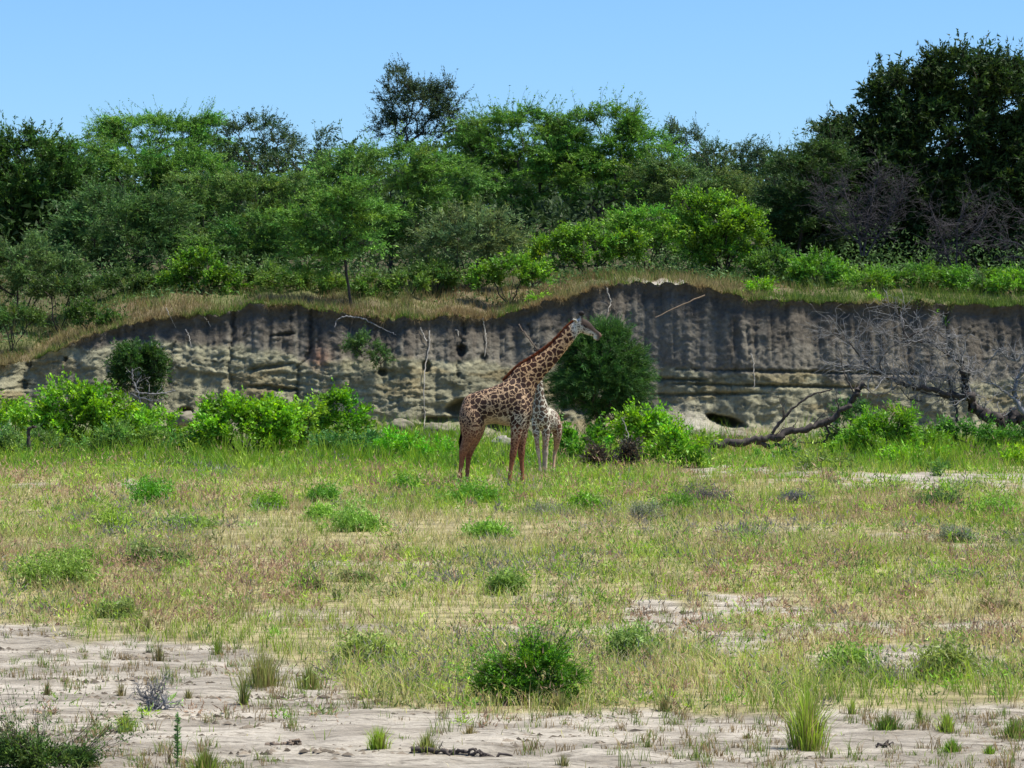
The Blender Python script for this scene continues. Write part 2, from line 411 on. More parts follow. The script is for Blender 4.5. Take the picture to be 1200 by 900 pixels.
# ------------------------------------------------------------------ blades
def blades(P, h, w, lean, C, seg=1, rng=None, tipcol=None, ph=None):
    """P (N,3) roots; returns V, F, col"""
    n = len(P); th = rng.uniform(0, 2 * math.pi, n); ph = rng.uniform(0, 2 * math.pi, n) if ph is None else ph
    sidev = np.stack([np.cos(th), np.sin(th), np.zeros(n)], 1) * (w * .5)[:, None]
    ln = np.stack([np.cos(ph), np.sin(ph), np.zeros(n)], 1) * (lean * h)[:, None]
    up = np.stack([np.zeros(n), np.zeros(n), h], 1)
    tc = C if tipcol is None else tipcol
    if seg == 1:
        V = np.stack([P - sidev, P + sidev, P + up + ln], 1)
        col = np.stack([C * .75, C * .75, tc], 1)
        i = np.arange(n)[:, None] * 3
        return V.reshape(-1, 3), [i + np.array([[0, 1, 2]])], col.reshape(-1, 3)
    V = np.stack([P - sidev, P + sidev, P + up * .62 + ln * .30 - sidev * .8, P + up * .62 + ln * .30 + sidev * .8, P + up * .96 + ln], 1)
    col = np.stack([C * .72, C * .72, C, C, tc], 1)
    i = np.arange(n)[:, None] * 5
    return V.reshape(-1, 3), [i + np.array([[0, 1, 3, 2]]), i + np.array([[2, 3, 4]])], col.reshape(-1, 3)

def join(parts):
    Vs, Fs, Cs, off = [], {}, [], 0
    for V, Fl, C in parts:
        if not isinstance(Fl, (list, tuple)): Fl = [Fl]
        for f in Fl: Fs.setdefault(f.shape[1], []).append(f + off)
        Vs.append(V); Cs.append(C); off += len(V)
    return np.concatenate(Vs), [np.concatenate(v) for v in Fs.values()], np.concatenate(Cs)

# ------------------------------------------------------------------ vegetation builder
def leaves(C, D, Lc, Wc, col, rng, kite=False):
    n = len(C)
    D = D / (np.linalg.norm(D, axis=1)[:, None] + 1e-9)
    R = rng.normal(0, 1, (n, 3)); A = np.cross(D, R); A /= np.linalg.norm(A, axis=1)[:, None] + 1e-9
    if kite:
        V = np.stack([C, C + D * (Lc * .45)[:, None] + A * (Wc * .5)[:, None], C + D * Lc[:, None], C + D * (Lc * .45)[:, None] - A * (Wc * .5)[:, None]], 1)
        k = 4
    else:
        V = np.stack([C - A * (Wc * .5)[:, None], C + A * (Wc * .5)[:, None], C + D * Lc[:, None]], 1); k = 3
    i = np.arange(n)[:, None] * k + np.arange(k)[None]
    return V.reshape(-1, 3), i, np.repeat(col, k, 0)

def skeleton(base, hub, pts, rng, r_tip=.012, wob=.18, power=.45):
    """branches from base through hub to every point; returns tube lines"""
    k = 7
    tr = wobble(base, hub, k, .10, rng)
    nodes = [p for p in tr]; par = [-1] + list(range(k - 1)); lines = [list(range(k))]
    order = np.argsort(np.linalg.norm(pts - hub, axis=1))
    depth = [0.0]
    for i in range(1, k): depth.append(depth[-1] + np.linalg.norm(tr[i] - tr[i-1]))
    for q in order:
        p = pts[q]; A = np.array(nodes); dd = np.linalg.norm(A - p, axis=1)
        cost = dd + .35 * np.array(depth) + np.maximum(0, A[:, 2] - p[2]) * 0.6
        cost[:max(1, k // 2)] += 2.0 if len(A) > k else 0
        a = int(np.argmin(cost)); L = dd[a]; m = 4 if L > .5 else 3
        w = wobble(A[a], p, m, wob, rng, sag=-.08)
        ids = [a]
        for j in range(1, m):
            nodes.append(w[j]); par.append(ids[-1]); depth.append(depth[ids[-1]] + L / (m - 1)); ids.append(len(nodes) - 1)
        lines.append(ids)
    cnt = np.zeros(len(nodes))
    haschild = set(par)
    for i in range(len(nodes) - 1, -1, -1):
        if i not in haschild: cnt[i] += 1
        if par[i] >= 0: cnt[par[i]] += cnt[i]
    A = np.array(nodes); R = r_tip * np.maximum(cnt, 1) ** power
    out = []
    for ids in lines:
        r = R[ids].copy(); r[0] = min(r[0], r[1] * 1.25) if len(ids) > 1 and ids[0] != 0 else r[0]
        out.append((A[ids], r))
    return out

STY = {
    'acacia':  dict(L=.145, Wd=.05, n=235, flat=.45, cr=.80, dens=5.2, kite=False, out=.7, spikes=1.0, mat='leaf'),
    'thorn':   dict(L=.14, Wd=.05,  n=95,  flat=.7,  cr=.5,  dens=4.5, kite=False, out=.8, spikes=2.2, mat='leaf'),
    'dense':   dict(L=.19, Wd=.08, n=165, flat=.75, cr=.72,  dens=5.5, kite=False, out=.6, spikes=.8,  mat='leaf'),
    'grey':    dict(L=.17, Wd=.05, n=180, flat=.6,  cr=.68, dens=6.0, kite=False, out=.9, spikes=1.2, mat='leaf'),
    'broad':   dict(L=.12, Wd=.075,  n=135,  flat=.9,  cr=.38, dens=9.0, kite=True,  out=.7, spikes=.8,  mat='broad'),
    'round':   dict(L=.16, Wd=.026, n=330, flat=.9,  cr=.5,  dens=9.5, kite=False, out=1.0, spikes=.9, mat='leaf'),
    'low':     dict(L=.13, Wd=.055,  n=100,  flat=.9,  cr=.34,  dens=15., kite=False, out=.9, spikes=1.0, mat='broad'),
}

def plant(name, label, cat, base_u, depth, lobes, color, style, seed, group=None, gain=1.0, base_v=None, trunk_v=None, vary=.35,
          stems=1, hub_frac=.45, depthk=.8, crown_name='crown', trunk_name='trunk', z0=None, barkmat=None, scale=1.0, tipcol=None, r_tip=.012, hang=0.0, spikes=None, dens=1.0):
    rng = np.random.default_rng(seed)
    if style == 'broad': color = (color[0] * .88, color[1] * .80, color[2] * 1.1)
    color = tuple(c * gain * (1.55 if style in ('acacia', 'grey', 'thorn') else 1.25) * q for c, q in zip(color, (.96, 1.08, .72)))
    S_ = dict(STY[style]); k = depth / F
    if spikes is not None: S_['spikes'] = spikes
    bx = (base_u - 600) * k; by = depth
    bz = (float(plateau_z(bx, by)) if depth > 108.8 else float(ground_z(bx, by))) if z0 is None else z0
    root = thing(name, label, cat, (bx, by, bz - .05), group)
    ctr, rad = [], []
    for lb in lobes:
        u, v, ru, rv = lb[:4]; dd = lb[4] if len(lb) > 4 else 0
        ctr.append([(u - 600) * k, depth + dd, CH + (VH - v) * k]); rad.append([ru * k, min(ru, max(rv, ru * .6)) * k * depthk, rv * k])
    ctr = np.array(ctr); rad = np.array(rad)
    ctr[:, 2] = np.maximum(ctr[:, 2], bz + rad[:, 2] * .3)
    area = math.pi * rad[:, 0] * rad[:, 2]; pts, pl = [], []
    sc_ = scale
    for i in range(len(ctr)):
        n = max(4, int(area[i] * S_['dens'] * dens / sc_ ** 2))
        d = rng.normal(0, 1, (n * 3, 3)); d /= np.linalg.norm(d, axis=1)[:, None]
        r = rng.uniform(.25, 1, n * 3) ** .45
        q = ctr[i] + d * rad[i] * r[:, None] * np.array([.93, .93, .93])
        # shave points that fall deep inside another lobe, favour the upper shell
        w = rng.uniform(0, 1, n * 3) < (.62 + .38 * d[:, 2])
        q = q[w][:n]; pts.append(q); pl.append(np.full(len(q), i))
    pts = np.concatenate(pts); pl = np.concatenate(pl)
    pts = pts[pts[:, 2] > bz + (.12 if scale > .5 else .015)]; 
    if len(pts) == 0: pts = ctr.copy()
    # uneven outline: push clumps in and out with noise
    nn = fbm(pts[:, 0] * .9 + seed, pts[:, 2] * .9, pts[:, 1] * .9, seed=seed, o=2)
    keep = rng.uniform(0, 1, len(pts)) < np.clip(1.65 - nn * 1.1, .3, 1); pts = pts[keep]
    top = pts[:, 2].max(); C0 = ctr.mean(0)
    base = np.array([bx, by, bz - .05])
    hub = base * (1 - hub_frac) + np.array([C0[0], C0[1], max(ctr[:, 2].max(), bz + .5)]) * hub_frac
    lines = []
    if stems == 1: lines = skeleton(base, hub, pts, rng, r_tip)
    else:
        ang = np.arctan2(pts[:, 1] - C0[1], pts[:, 0] - C0[0]) + rng.normal(0, .3, len(pts)); grp = ((ang + math.pi) / (2 * math.pi) * stems).astype(int) % stems
        for g in range(stems):
            sub = pts[grp == g]
            if len(sub) < 2: continue
            off_ = rng.normal(0, .10 * rad[:, 0].max(), 3); off_[2] = 0
            h2 = base + off_ * .6 + (sub.mean(0) - base) * hub_frac
            lines += skeleton(base + off_ * .3, h2, sub, rng, r_tip)
    # shoots beyond the outline
    nsp = int(S_['spikes'] * len(pts) * .55); sel = rng.integers(0, len(pts), nsp)
    sp = pts[sel]; rel = (sp - C0) / (rad.max(0) + .01); shell = np.linalg.norm(rel, axis=1)
    sp = sp[(shell > .45) & (sp[:, 2] > C0[2] - rad[:, 2].max() * .5)]
    d = (sp - C0); d /= np.linalg.norm(d, axis=1)[:, None] + 1e-9
    d = d * .7 + np.array([0, 0, .7 - hang]) + rng.normal(0, .35, d.shape); d /= np.linalg.norm(d, axis=1)[:, None]
    sl = rng.uniform(.5, 1.25, len(sp)) * S_['cr'] * 1.6
    shoots = []
    for i in range(len(sp)):
        e = sp[i] + d[i] * sl[i]; w = wobble(sp[i], e, 4, .12, rng, sag=-.06); shoots.append((w, np.array([r_tip * .8, r_tip * .6, r_tip * .45, r_tip * .2])))
    big = [l for l in lines if l[1].max() > .035]; small = [l for l in lines if l[1].max() <= .035]
    parts = []
    zc = np.zeros(3)
    if big: v, f = tubes(big, 7); parts.append((v, f, np.zeros_like(v)))
    if small + shoots: v, f = tubes(small + shoots, 3); parts.append((v, f, np.zeros_like(v)))
    v, f, _ = join(parts)
    me = mesh_np(trunk_name, v - (base), f, barkmat or M_bark, None, True)
    tk = link('stems' if stems > 1 else trunk_name, me, root)
    if stems > 1: tk['kind'] = 'stuff'
    # foliage
    nl = S_['n']; N_ = len(pts)
    cb = (1 + vary * (1.5 if style == 'broad' else 1) * rng.normal(0, .45, N_) + vary * 1.3 * (fbm(pts[:, 0] * .7 + seed, pts[:, 2] * .9, pts[:, 1] * .7, seed=seed + 5, o=2) - .5)).clip(.45, 1.8)
    K = 9; sd = rng.normal(0, 1, (N_, K, 3)); sd /= np.linalg.norm(sd, axis=2)[..., None]
    od = pts - C0; od /= np.linalg.norm(od, axis=1)[:, None] + 1e-9
    sd = sd + S_['out'] * .55 * od[:, None, :] + np.array([0, 0, .25 - hang]); sd[..., 2] *= S_['flat']
    per = max(3, nl // K); t = rng.uniform(.08, 1, (N_, K, per))
    rr = S_['cr'] * sc_ * rng.uniform(.6, 1.15, (N_, K))[..., None]
    P = pts[:, None, None, :] + sd[:, :, None, :] * (t * rr)[..., None] + rng.normal(0, .045 * sc_, (N_, K, per, 3))
    P[..., 2] -= (t * rr) ** 2 * (.10 + hang * .4)
    LD = sd[:, :, None, :] * 1.0 + rng.normal(0, .55, (N_, K, per, 3))
    cc = (cb[:, None, None] * (1 + .22 * rng.normal(0, 1, (N_, K, per)))).clip(.35, 2.0)
    col = np.array(color)[None, None, None] * cc[..., None]
    hue = rng.normal(0, .10, (N_, 1, 1)) + rng.normal(0, .06, (N_, K, per))
    col = col * np.stack([1 + hue, np.ones_like(hue), 1 - hue * .6], -1)
    tipm = (t > .8)[..., None] & (rng.uniform(0, 1, (N_, K, per, 1)) < .5)
    col = np.where(tipm, col * np.array([1.35, 1.25, 1.0]), col)
    n = P.size // 3; P = P.reshape(-1, 3); LD = LD.reshape(-1, 3); col = col.reshape(-1, 3)
    ls = sc_ * S_['L'] * rng.uniform(.6, 1.25, n); ws = sc_ * S_['Wd'] * rng.uniform(.7, 1.25, n)
    parts = [leaves(P, LD, ls, ws, col, rng, S_['kite'])]
    if len(sp):
        m = 14; tt = rng.uniform(.1, 1.05, (len(sp), m, 1)); Q = sp[:, None] + d[:, None] * (sl[:, None, None] * tt) + rng.normal(0, .03, (len(sp), m, 3))
        Q = Q.reshape(-1, 3); cq = np.array(color) * 1.15 * (1 + .25 * rng.normal(0, 1, (len(Q), 1))).clip(.5, 1.6)
        parts.append(leaves(Q, rng.normal(0, 1, Q.shape) + np.repeat(d, m, 0) * .6, sc_ * S_['L'] * rng.uniform(.6, 1.1, len(Q)), sc_ * S_['Wd'] * rng.uniform(.7, 1.2, len(Q)), cq, rng, S_['kite']))
    v, f, c = join(parts)
    ok = v[:, 2].min()
    me = mesh_np(crown_name, v - base, f, M_leaf if S_['mat'] == 'leaf' else M_broad, c)
    link(crown_name, me, root)
    return root

# ------------------------------------------------------------------ trees and shrubs on the bank top
DK = (.040, .078, .022); MID = (.055, .105, .026); LT = (.085, .150, .035); GY = (.075, .105, .055); OL = (.095, .125, .045); BR = (.115, .225, .028); BD = (.075, .16, .022)
plant('thorn_tree', 'very dark dense thorn tree on the far left skyline of the bank', 'tree', 40, 130, [(30, 205, 85, 52), (75, 235, 48, 40), (-10, 240, 70, 60), (30, 265, 60, 30)], DK, 'dense', 101, spikes=1.4)
plant('shrub', 'grey green feathery shrub at the left end of the bank top', 'shrub', 30, 117, [(30, 312, 60, 32), (-5, 322, 50, 30), (70, 322, 34, 24)], (.055, .085, .036), 'grey', 102, stems=4, hub_frac=.3)
plant('thorn_tree', 'smoky grey green thorn tree with reddish stems behind the sloping straw bank', 'tree', 130, 122, [(128, 268, 62, 46), (170, 290, 50, 40), (95, 295, 45, 36), (190, 258, 40, 30)], (.048, .085, .034), 'grey', 103, stems=4, hub_frac=.35)
plant('acacia_tree', 'broad mid green acacia between the dark left tree and the dark round crown', 'tree', 160, 134, [(150, 215, 78, 42), (215, 205, 60, 38), (110, 190, 55, 30), (200, 245, 70, 34)], (.065, .125, .03), 'acacia', 104, hub_frac=.4)
plant('acacia_tree', 'light green flat topped acacia on the skyline left of the dark round crown', 'tree', 180, 150, [(178, 152, 72, 19), (215, 165, 52, 24), (140, 165, 44, 20), (240, 150, 30, 16)], (.085, .16, .038), 'acacia', 105, spikes=1.8)
plant('thorn_tree', 'dark round crowned thorn tree rising on the left skyline', 'tree', 300, 141, [(298, 160, 42, 34), (272, 172, 30, 30), (325, 175, 30, 24)], (.034, .055, .026), 'thorn', 106, hub_frac=.4)
plant('thorn_tree', 'small ragged dark thorn tree just right of the dark round crown', 'tree', 352, 139, [(352, 182, 34, 22), (385, 165, 18, 14), (330, 195, 30, 18)], (.036, .055, .028), 'thorn', 107, spikes=2.6)
plant('acacia_tree', 'soft olive green acacia spreading over the left centre thicket', 'tree', 300, 127, [(290, 232, 60, 30), (345, 225, 44, 26), (250, 262, 48, 34), (320, 262, 56, 24), (235, 225, 40, 26)], (.075, .12, .04), 'acacia', 108)
plant('acacia_tree', 'low umbrella acacia with dark hollow beneath, behind the bright round shrub', 'tree', 305, 121, [(300, 268, 44, 15), (262, 285, 40, 20), (325, 285, 40, 22), (290, 300, 50, 20)], (.055, .105, .03), 'acacia', 109)
plant('acacia_tree', 'feathery acacia with thin straight trunk at the very brink of the bank', 'tree', 412, 112.2, [(405, 232, 44, 26), (380, 262, 50, 32), (430, 262, 36, 34), (372, 300, 38, 26), (395, 290, 40, 26)], (.075, .14, .036), 'acacia', 110, hub_frac=.55, r_tip=.010)
plant('acacia_tree', 'big layered umbrella acacia with short dark trunk, centre left', 'tree', 457, 120, [(455, 200, 78, 34), (520, 215, 58, 30), (405, 205, 42, 26), (480, 248, 84, 30), (440, 275, 46, 26)], (.070, .125, .034), 'acacia', 111, hub_frac=.5)
plant('thorn_tree', 'sparse dark thorn tree standing tallest on the centre skyline', 'tree', 490, 150, [(488, 130, 42, 34), (470, 105, 28, 26), (520, 112, 26, 20), (462, 150, 34, 22), (515, 145, 30, 24)], (.030, .045, .028), 'thorn', 112, spikes=3.0, dens=1.7)
plant('acacia_tree', 'large spreading acacia with twisted dark limbs, left of a matching one', 'tree', 615, 131, [(600, 158, 70, 34), (560, 185, 50, 40), (648, 180, 54, 36), (600, 205, 84, 34), (575, 235, 60, 26)], (.065, .125, .03), 'acacia', 113, spikes=1.8)
plant('acacia_tree', 'large spreading acacia with forked dark trunk, right of centre', 'tree', 697, 130, [(705, 160, 58, 36), (740, 185, 52, 40), (670, 195, 46, 34), (715, 215, 78, 34)], (.075, .14, .032), 'acacia', 114, spikes=2.0)
plant('thorn_tree', 'ragged dark thorn tree on the low skyline right of centre', 'tree', 830, 146, [(815, 180, 46, 34), (865, 188, 44, 26), (890, 200, 36, 30), (800, 160, 26, 16)], (.036, .06, .032), 'thorn', 115, spikes=3.0)
plant('acacia_tree', 'olive brown bushy acacia in front of the low skyline', 'tree', 815, 128, [(812, 222, 56, 32), (770, 215, 36, 28), (860, 232, 40, 32)], (.065, .095, .038), 'acacia', 116)
plant('shrub', 'grey misty rounded shrub with bare stems, right of the umbrella acacia', 'shrub', 550, 116.5, [(550, 272, 56, 30), (580, 290, 34, 22), (515, 292, 34, 24)], (.080, .105, .058), 'grey', 117, stems=4, hub_frac=.3)
plant('broadleaf_shrub', 'bright green leafy shrub hugging the bank top below two spreading acacias', 'shrub', 690, 117, [(690, 290, 44, 24), (650, 298, 34, 20), (730, 292, 32, 20), (672, 278, 20, 14)], BR, 'broad', 118, stems=6, hub_frac=.35)
plant('broadleaf_shrub', 'small bright green shrub at the left foot of the leafy bank top shrub', 'shrub', 598, 114, [(598, 318, 34, 17), (570, 326, 24, 13), (628, 322, 22, 14)], BR, 'broad', 119, stems=5, hub_frac=.35)
plant('broadleaf_shrub', 'tall yellow green leafy shrub left of the huge dark tree', 'shrub', 845, 118, [(840, 262, 48, 32), (870, 275, 36, 30), (812, 240, 26, 16), (815, 280, 36, 26), (850, 300, 46, 18)], (.125, .24, .028), 'broad', 120, stems=6, hub_frac=.35)
plant('shrub', 'mid green fine leaved shrub between the two brightest bank top shrubs', 'shrub', 755, 121, [(755, 262, 40, 22), (735, 275, 30, 20), (782, 278, 30, 24)], (.095, .18, .035), 'acacia', 121, stems=4, hub_frac=.35)
plant('thorn_tree', 'huge near black thorn tree filling the right end of the skyline', 'tree', 1105, 126, [(1105, 160, 92, 56), (1060, 110, 52, 34), (1130, 92, 70, 34), (1185, 120, 60, 50), (1040, 215, 86, 64), (1130, 240, 96, 60), (1210, 210, 70, 80), (975, 245, 60, 60), (1010, 165, 56, 30), (940, 285, 46, 36), (1010, 295, 60, 30), (1090, 295, 70, 30), (1180, 295, 70, 34)], (.026, .046, .017), 'dense', 122, spikes=2.2, hub_frac=.35, hang=.25, dens=1.55, scale=1.22)
plant('thorn_tree', 'dark green feathery tree leaning against the huge near black tree', 'tree', 935, 123, [(935, 215, 40, 44), (915, 250, 34, 30), (965, 190, 34, 26), (955, 265, 44, 34)], (.030, .052, .020), 'acacia', 123, spikes=1.8, dens=1.4)
plant('broadleaf_shrub', 'bright glossy rounded shrub on the bank top above the deep vertical cracks', 'shrub', 237, 115.5, [(235, 325, 36, 24), (215, 330, 26, 20), (265, 332, 24, 18), (232, 305, 20, 12)], (.10, .21, .025), 'broad', 124, stems=6, hub_frac=.35)
plant('shrub', 'dark green shrub spilling over the sloping bank edge on the left', 'shrub', 105, 111.2, [(105, 370, 30, 15), (128, 376, 20, 10)], (.045, .085, .022), 'low', 125, stems=4, hub_frac=.3)
plant('shrub', 'yellow green leafy scrub on the bank top under the brink acacia', 'shrub', 360, 114.5, [(365, 338, 30, 14), (335, 335, 34, 18), (390, 345, 24, 10)], (.09, .14, .035), 'low', 126, stems=4, hub_frac=.3)
for i, (u, v, ru, rv, dpt, cl, lb) in enumerate([
    (960, 318, 30, 18, 115, (.10, .2, .035), 'green leafy shrub under the left side of the huge dark tree'),
    (905, 312, 26, 18, 116, (.065, .12, .03), 'dark leafy shrub right of the tall yellow green shrub'),
    (1018, 330, 24, 12, 113.5, (.11, .2, .035), 'light green low scrub at the bank edge above the dead branches'),
    (1075, 325, 34, 14, 114, (.075, .145, .03), 'low leafy scrub under the middle of the huge dark tree'),
    (1140, 328, 36, 15, 113.5, (.085, .17, .03), 'low green scrub under the right half of the huge dark tree'),
    (1192, 335, 30, 14, 112.5, (.12, .22, .035), 'bright low scrub on the bank edge at the right border'),
    (890, 340, 14, 9, 111.5, (.15, .26, .03), 'small bright shrub on the bank edge beside orange dry grass'),
    (510, 322, 26, 14, 115.5, (.07, .12, .035), 'dark olive scrub right of the umbrella acacia trunk'),
    (435, 335, 22, 12, 114, (.085, .14, .035), 'short olive scrub between the two acacia trunks'),
    (150, 330, 30, 14, 117, (.05, .085, .03), 'dull green scrub with reddish stems left of the bright glossy shrub'),
    (70, 338, 34, 12, 115.5, (.05, .08, .03), 'dull olive scrub on the bank slope left of the sloping edge shrub'),
    (185, 335, 26, 10, 117, (.055, .085, .03), 'dull scrub tucked left of the bright glossy shrub'),
    (15, 372, 30, 10, 113, (.06, .10, .032), 'low olive scrub on the grassy slope at the left border'),
    (480, 330, 18, 8, 114, (.08, .13, .035), 'low olive scrub right of the umbrella acacia foot'),
    (310, 322, 22, 12, 116, (.07, .115, .035), 'pale green scrub right of the bright glossy shrub')]):
    plant('shrub', lb, 'shrub', u, dpt, [(u, v, ru, rv), (u + ru * .6, v + rv * .3, ru * .6, rv * .7), (u - ru * .6, v + rv * .2, ru * .6, rv * .7)], cl, 'low', 140 + i, stems=4, hub_frac=.3)
# further trees closing the view behind
for i, (u, v, ru, rv, dpt, cl, lb) in enumerate([
    (60, 235, 80, 50, 165, (.045, .085, .025), 'shadowy tree glimpsed behind the dark left tree'),
    (230, 215, 80, 50, 170, (.05, .09, .03), 'shadowy tree glimpsed behind the olive acacia'),
    (400, 215, 70, 48, 165, (.045, .085, .026), 'shadowy tree glimpsed behind the umbrella acacia'),
    (540, 200, 70, 55, 168, (.05, .09, .027), 'shadowy tree glimpsed left of the twin spreading acacias'),
    (650, 225, 80, 50, 165, (.04, .08, .025), 'shadowy tree glimpsed beneath the twin spreading acacias'),
    (770, 215, 70, 48, 165, (.05, .09, .03), 'shadowy tree glimpsed behind the olive brown acacia'),
    (900, 235, 70, 55, 160, (.035, .07, .025), 'shadowy tree glimpsed left of the huge dark tree'),
    (1040, 240, 90, 60, 160, (.025, .045, .02), 'shadowy tree glimpsed through the huge dark tree')]):
    plant('background_tree', lb, 'tree', u, dpt, [(u, v, ru, rv), (u - ru * .5, v + rv * .6, ru * .8, rv * .7), (u + ru * .5, v + rv * .6, ru * .8, rv * .7)], tuple(c * .85 for c in cl), 'dense', 170 + i, spikes=.5, dens=.45, scale=1.3)
# dense understory closing the view between the stems: nobody could count it
rng = np.random.default_rng(190); NT = 90000
tx = rng.uniform(-34, 34, NT); tyy = 127 + 45 * rng.uniform(0, 1, NT)
fr = rng.uniform(0, 1, NT) < .38; tyy[fr] = rng.uniform(114.2, 127, fr.sum())
hT = (1.2 + 4.0 * fbm(tx * .25, tyy * .12, seed=191)) * np.where(fr, .10 + .60 * smooth((tyy - 114) / 12), 1) * np.where(fr & (fbm(tx * .45, tyy * .4, seed=193) < .44), .15, 1); tz = plateau_z(tx, tyy) + hT * rng.uniform(0, 1, NT) ** .8
cT = np.array([.036, .066, .020]) * (.55 + .9 * fbm(tx * .8, tz * .8, tyy * .8, seed=192))[:, None] * rng.uniform(.7, 1.3, (NT, 1))
v, f, c = leaves(np.stack([tx, tyy, tz], 1), rng.normal(0, 1, (NT, 3)), rng.uniform(.3, .6, NT) * np.where(fr, .42, 1), rng.uniform(.12, .24, NT) * np.where(fr, .42, 1), cT * np.where(fr, 2.4, 1)[:, None], rng, False)
link('thicket', mesh_np('thicket', v, f, M_leaf, c), kind='stuff')

# ------------------------------------------------------------------ shrubs at the foot of the bank
SB = 'bright leafy shrubs along the foot of the bank'
plant('broadleaf_shrub', 'large bright green shrub with two rounded tops at the foot of the bank, far left', 'shrub', 95, 93, [(78, 478, 34, 32), (125, 485, 36, 30), (50, 495, 34, 22), (150, 498, 32, 22), (100, 500, 60, 24)], (.15, .30, .028), 'broad', 201, stems=7, hub_frac=.3)
plant('broadleaf_shrub', 'low bright green shrub cut by the left border at the foot of the bank', 'shrub', 10, 94, [(12, 492, 30, 16), (-15, 490, 30, 20)], (.15, .29, .03), 'broad', 202, stems=5, hub_frac=.3)
plant('broadleaf_shrub', 'lower bright green shrub between the two-topped shrub and the wide shrub', 'shrub', 185, 94, [(185, 500, 34, 17), (210, 508, 18, 12), (165, 505, 20, 14)], (.15, .30, .03), 'broad', 203, stems=5, hub_frac=.3)
plant('broadleaf_shrub', 'wide bushy bright green shrub in front of the cracked pale wall', 'shrub', 285, 90, [(265, 495, 38, 28), (310, 492, 36, 28), (285, 510, 60, 26), (250, 515, 26, 22), (335, 505, 28, 28)], (.16, .32, .028), 'broad', 204, stems=7, hub_frac=.3)
plant('broadleaf_shrub', 'yellow green willowy shrub squeezed beside the wide bushy one', 'shrub', 352, 91, [(352, 492, 26, 24), (345, 510, 26, 24)], (.19, .33, .035), 'broad', 205, stems=5, hub_frac=.3)
plant('broadleaf_shrub', 'deeper green shrub at the right end of the left row, pointing right', 'shrub', 398, 94, [(395, 480, 24, 20), (425, 488, 18, 9), (400, 498, 34, 16)], (.12, .27, .025), 'broad', 206, stems=5, hub_frac=.3)
plant('shrub', 'low blue green shrub before the right end of the left row', 'shrub', 402, 89, [(395, 525, 26, 14), (425, 520, 22, 14)], (.06, .14, .05), 'low', 207, stems=4, hub_frac=.3)
plant('shrub', 'low grey green mound of herbs with a dark hollow under its edge', 'shrub', 155, 90, [(150, 515, 44, 14), (190, 520, 30, 12), (120, 520, 26, 12)], (.10, .17, .05), 'low', 208, stems=4, hub_frac=.3)
plant('shrub', 'dull grey green scrub behind the hooked black branch', 'shrub', 30, 91, [(28, 518, 44, 13), (60, 530, 26, 10)], (.08, .14, .055), 'low', 209, stems=4, hub_frac=.3)
plant('round_bush', 'big round dark green bush standing alone against the bank', 'bush', 705, 103, [(704, 437, 54, 53), (688, 452, 44, 42), (720, 448, 42, 44), (706, 404, 36, 24)], (.036, .078, .026), 'round', 210, stems=5, hub_frac=.25, hang=.1, dens=1.15, spikes=1.3, vary=.35)
plant('shrub', 'dark hanging shrub growing out of the bank wall over a grey dead branch', 'shrub', 165, 106.0, [(158, 425, 26, 24), (180, 428, 16, 20), (145, 445, 14, 18), (178, 450, 12, 16)], (.032, .065, .020), 'low', 211, stems=3, hub_frac=.3, z0=1.8, hang=.4, dens=1.8)
plant('broadleaf_shrub', 'dark leafy green shrub beside the legs of the young giraffe', 'shrub', 680, 84, [(678, 525, 24, 20), (700, 515, 16, 14), (665, 535, 16, 18)], (.085, .20, .022), 'broad', 212, stems=5, hub_frac=.3)
plant('broadleaf_shrub', 'bright leafy shrub rising behind the dark brush heap', 'shrub', 752, 87, [(745, 508, 28, 20), (765, 500, 24, 14), (735, 520, 24, 14), (770, 520, 30, 24)], (.16, .32, .03), 'broad', 213, stems=5, hub_frac=.3)
plant('broadleaf_shrub', 'bright drooping shrub in front, right of the dark brush heap', 'shrub', 792, 82, [(785, 528, 26, 24), (812, 530, 20, 22), (795, 545, 36, 14)], (.16, .31, .03), 'broad', 214, stems=5, hub_frac=.3)
plant('brush_heap', 'dark purplish brown heap of dead brush between two bright shrubs', 'brush heap', 714, 80.3, [(714, 543, 32, 13), (732, 537, 18, 13), (695, 546, 18, 9)], (.050, .036, .038), 'low', 215, stems=4, hub_frac=.3, crown_name='dead_leaves', spikes=3)
plant('shrub', 'yellowish green mounded scrub beneath the tangled dead branches', 'shrub', 1040, 90, [(1035, 518, 42, 24), (1075, 526, 36, 20), (1000, 528, 30, 20), (1045, 498, 30, 16), (1020, 505, 20, 16)], (.11, .21, .03), 'low', 216, stems=5, hub_frac=.3)
plant('shrub', 'dark green scrub below the thick black trunk on the right', 'shrub', 1150, 92, [(1140, 516, 46, 17), (1182, 518, 34, 18), (1100, 516, 28, 17)], (.055, .13, .028), 'low', 217, stems=5, hub_frac=.3)
plant('shrub', 'dark shrub at the raised end of the fallen trunk', 'shrub', 1000, 94, [(1000, 492, 18, 20), (992, 515, 22, 14)], (.045, .095, .03), 'low', 218, stems=4, hub_frac=.3)
plant('shrub', 'small green scrub under the fallen trunk', 'shrub', 930, 89, [(930, 537, 26, 7), (895, 538, 20, 6)], (.075, .16, .035), 'low', 219, stems=4, hub_frac=.3)
plant('shrub', 'sunlit yellow green mound at the edge of the sandy strip', 'shrub', 1065, 84, [(1062, 545, 34, 14), (1090, 540, 20, 12)], (.16, .29, .035), 'low', 220, stems=5, hub_frac=.3)
plant('shrub', 'lime yellow tuft of herbs near the right border behind the sand strip', 'shrub', 1183, 84, [(1183, 548, 22, 11)], (.22, .34, .03), 'low', 221, stems=4, hub_frac=.3)
plant('shrub', 'olive brown weedy mound between two lengths of the sandy strip', 'shrub', 970, 80, [(965, 548, 34, 11), (990, 552, 22, 9)], (.13, .17, .06), 'low', 222, stems=4, hub_frac=.3)
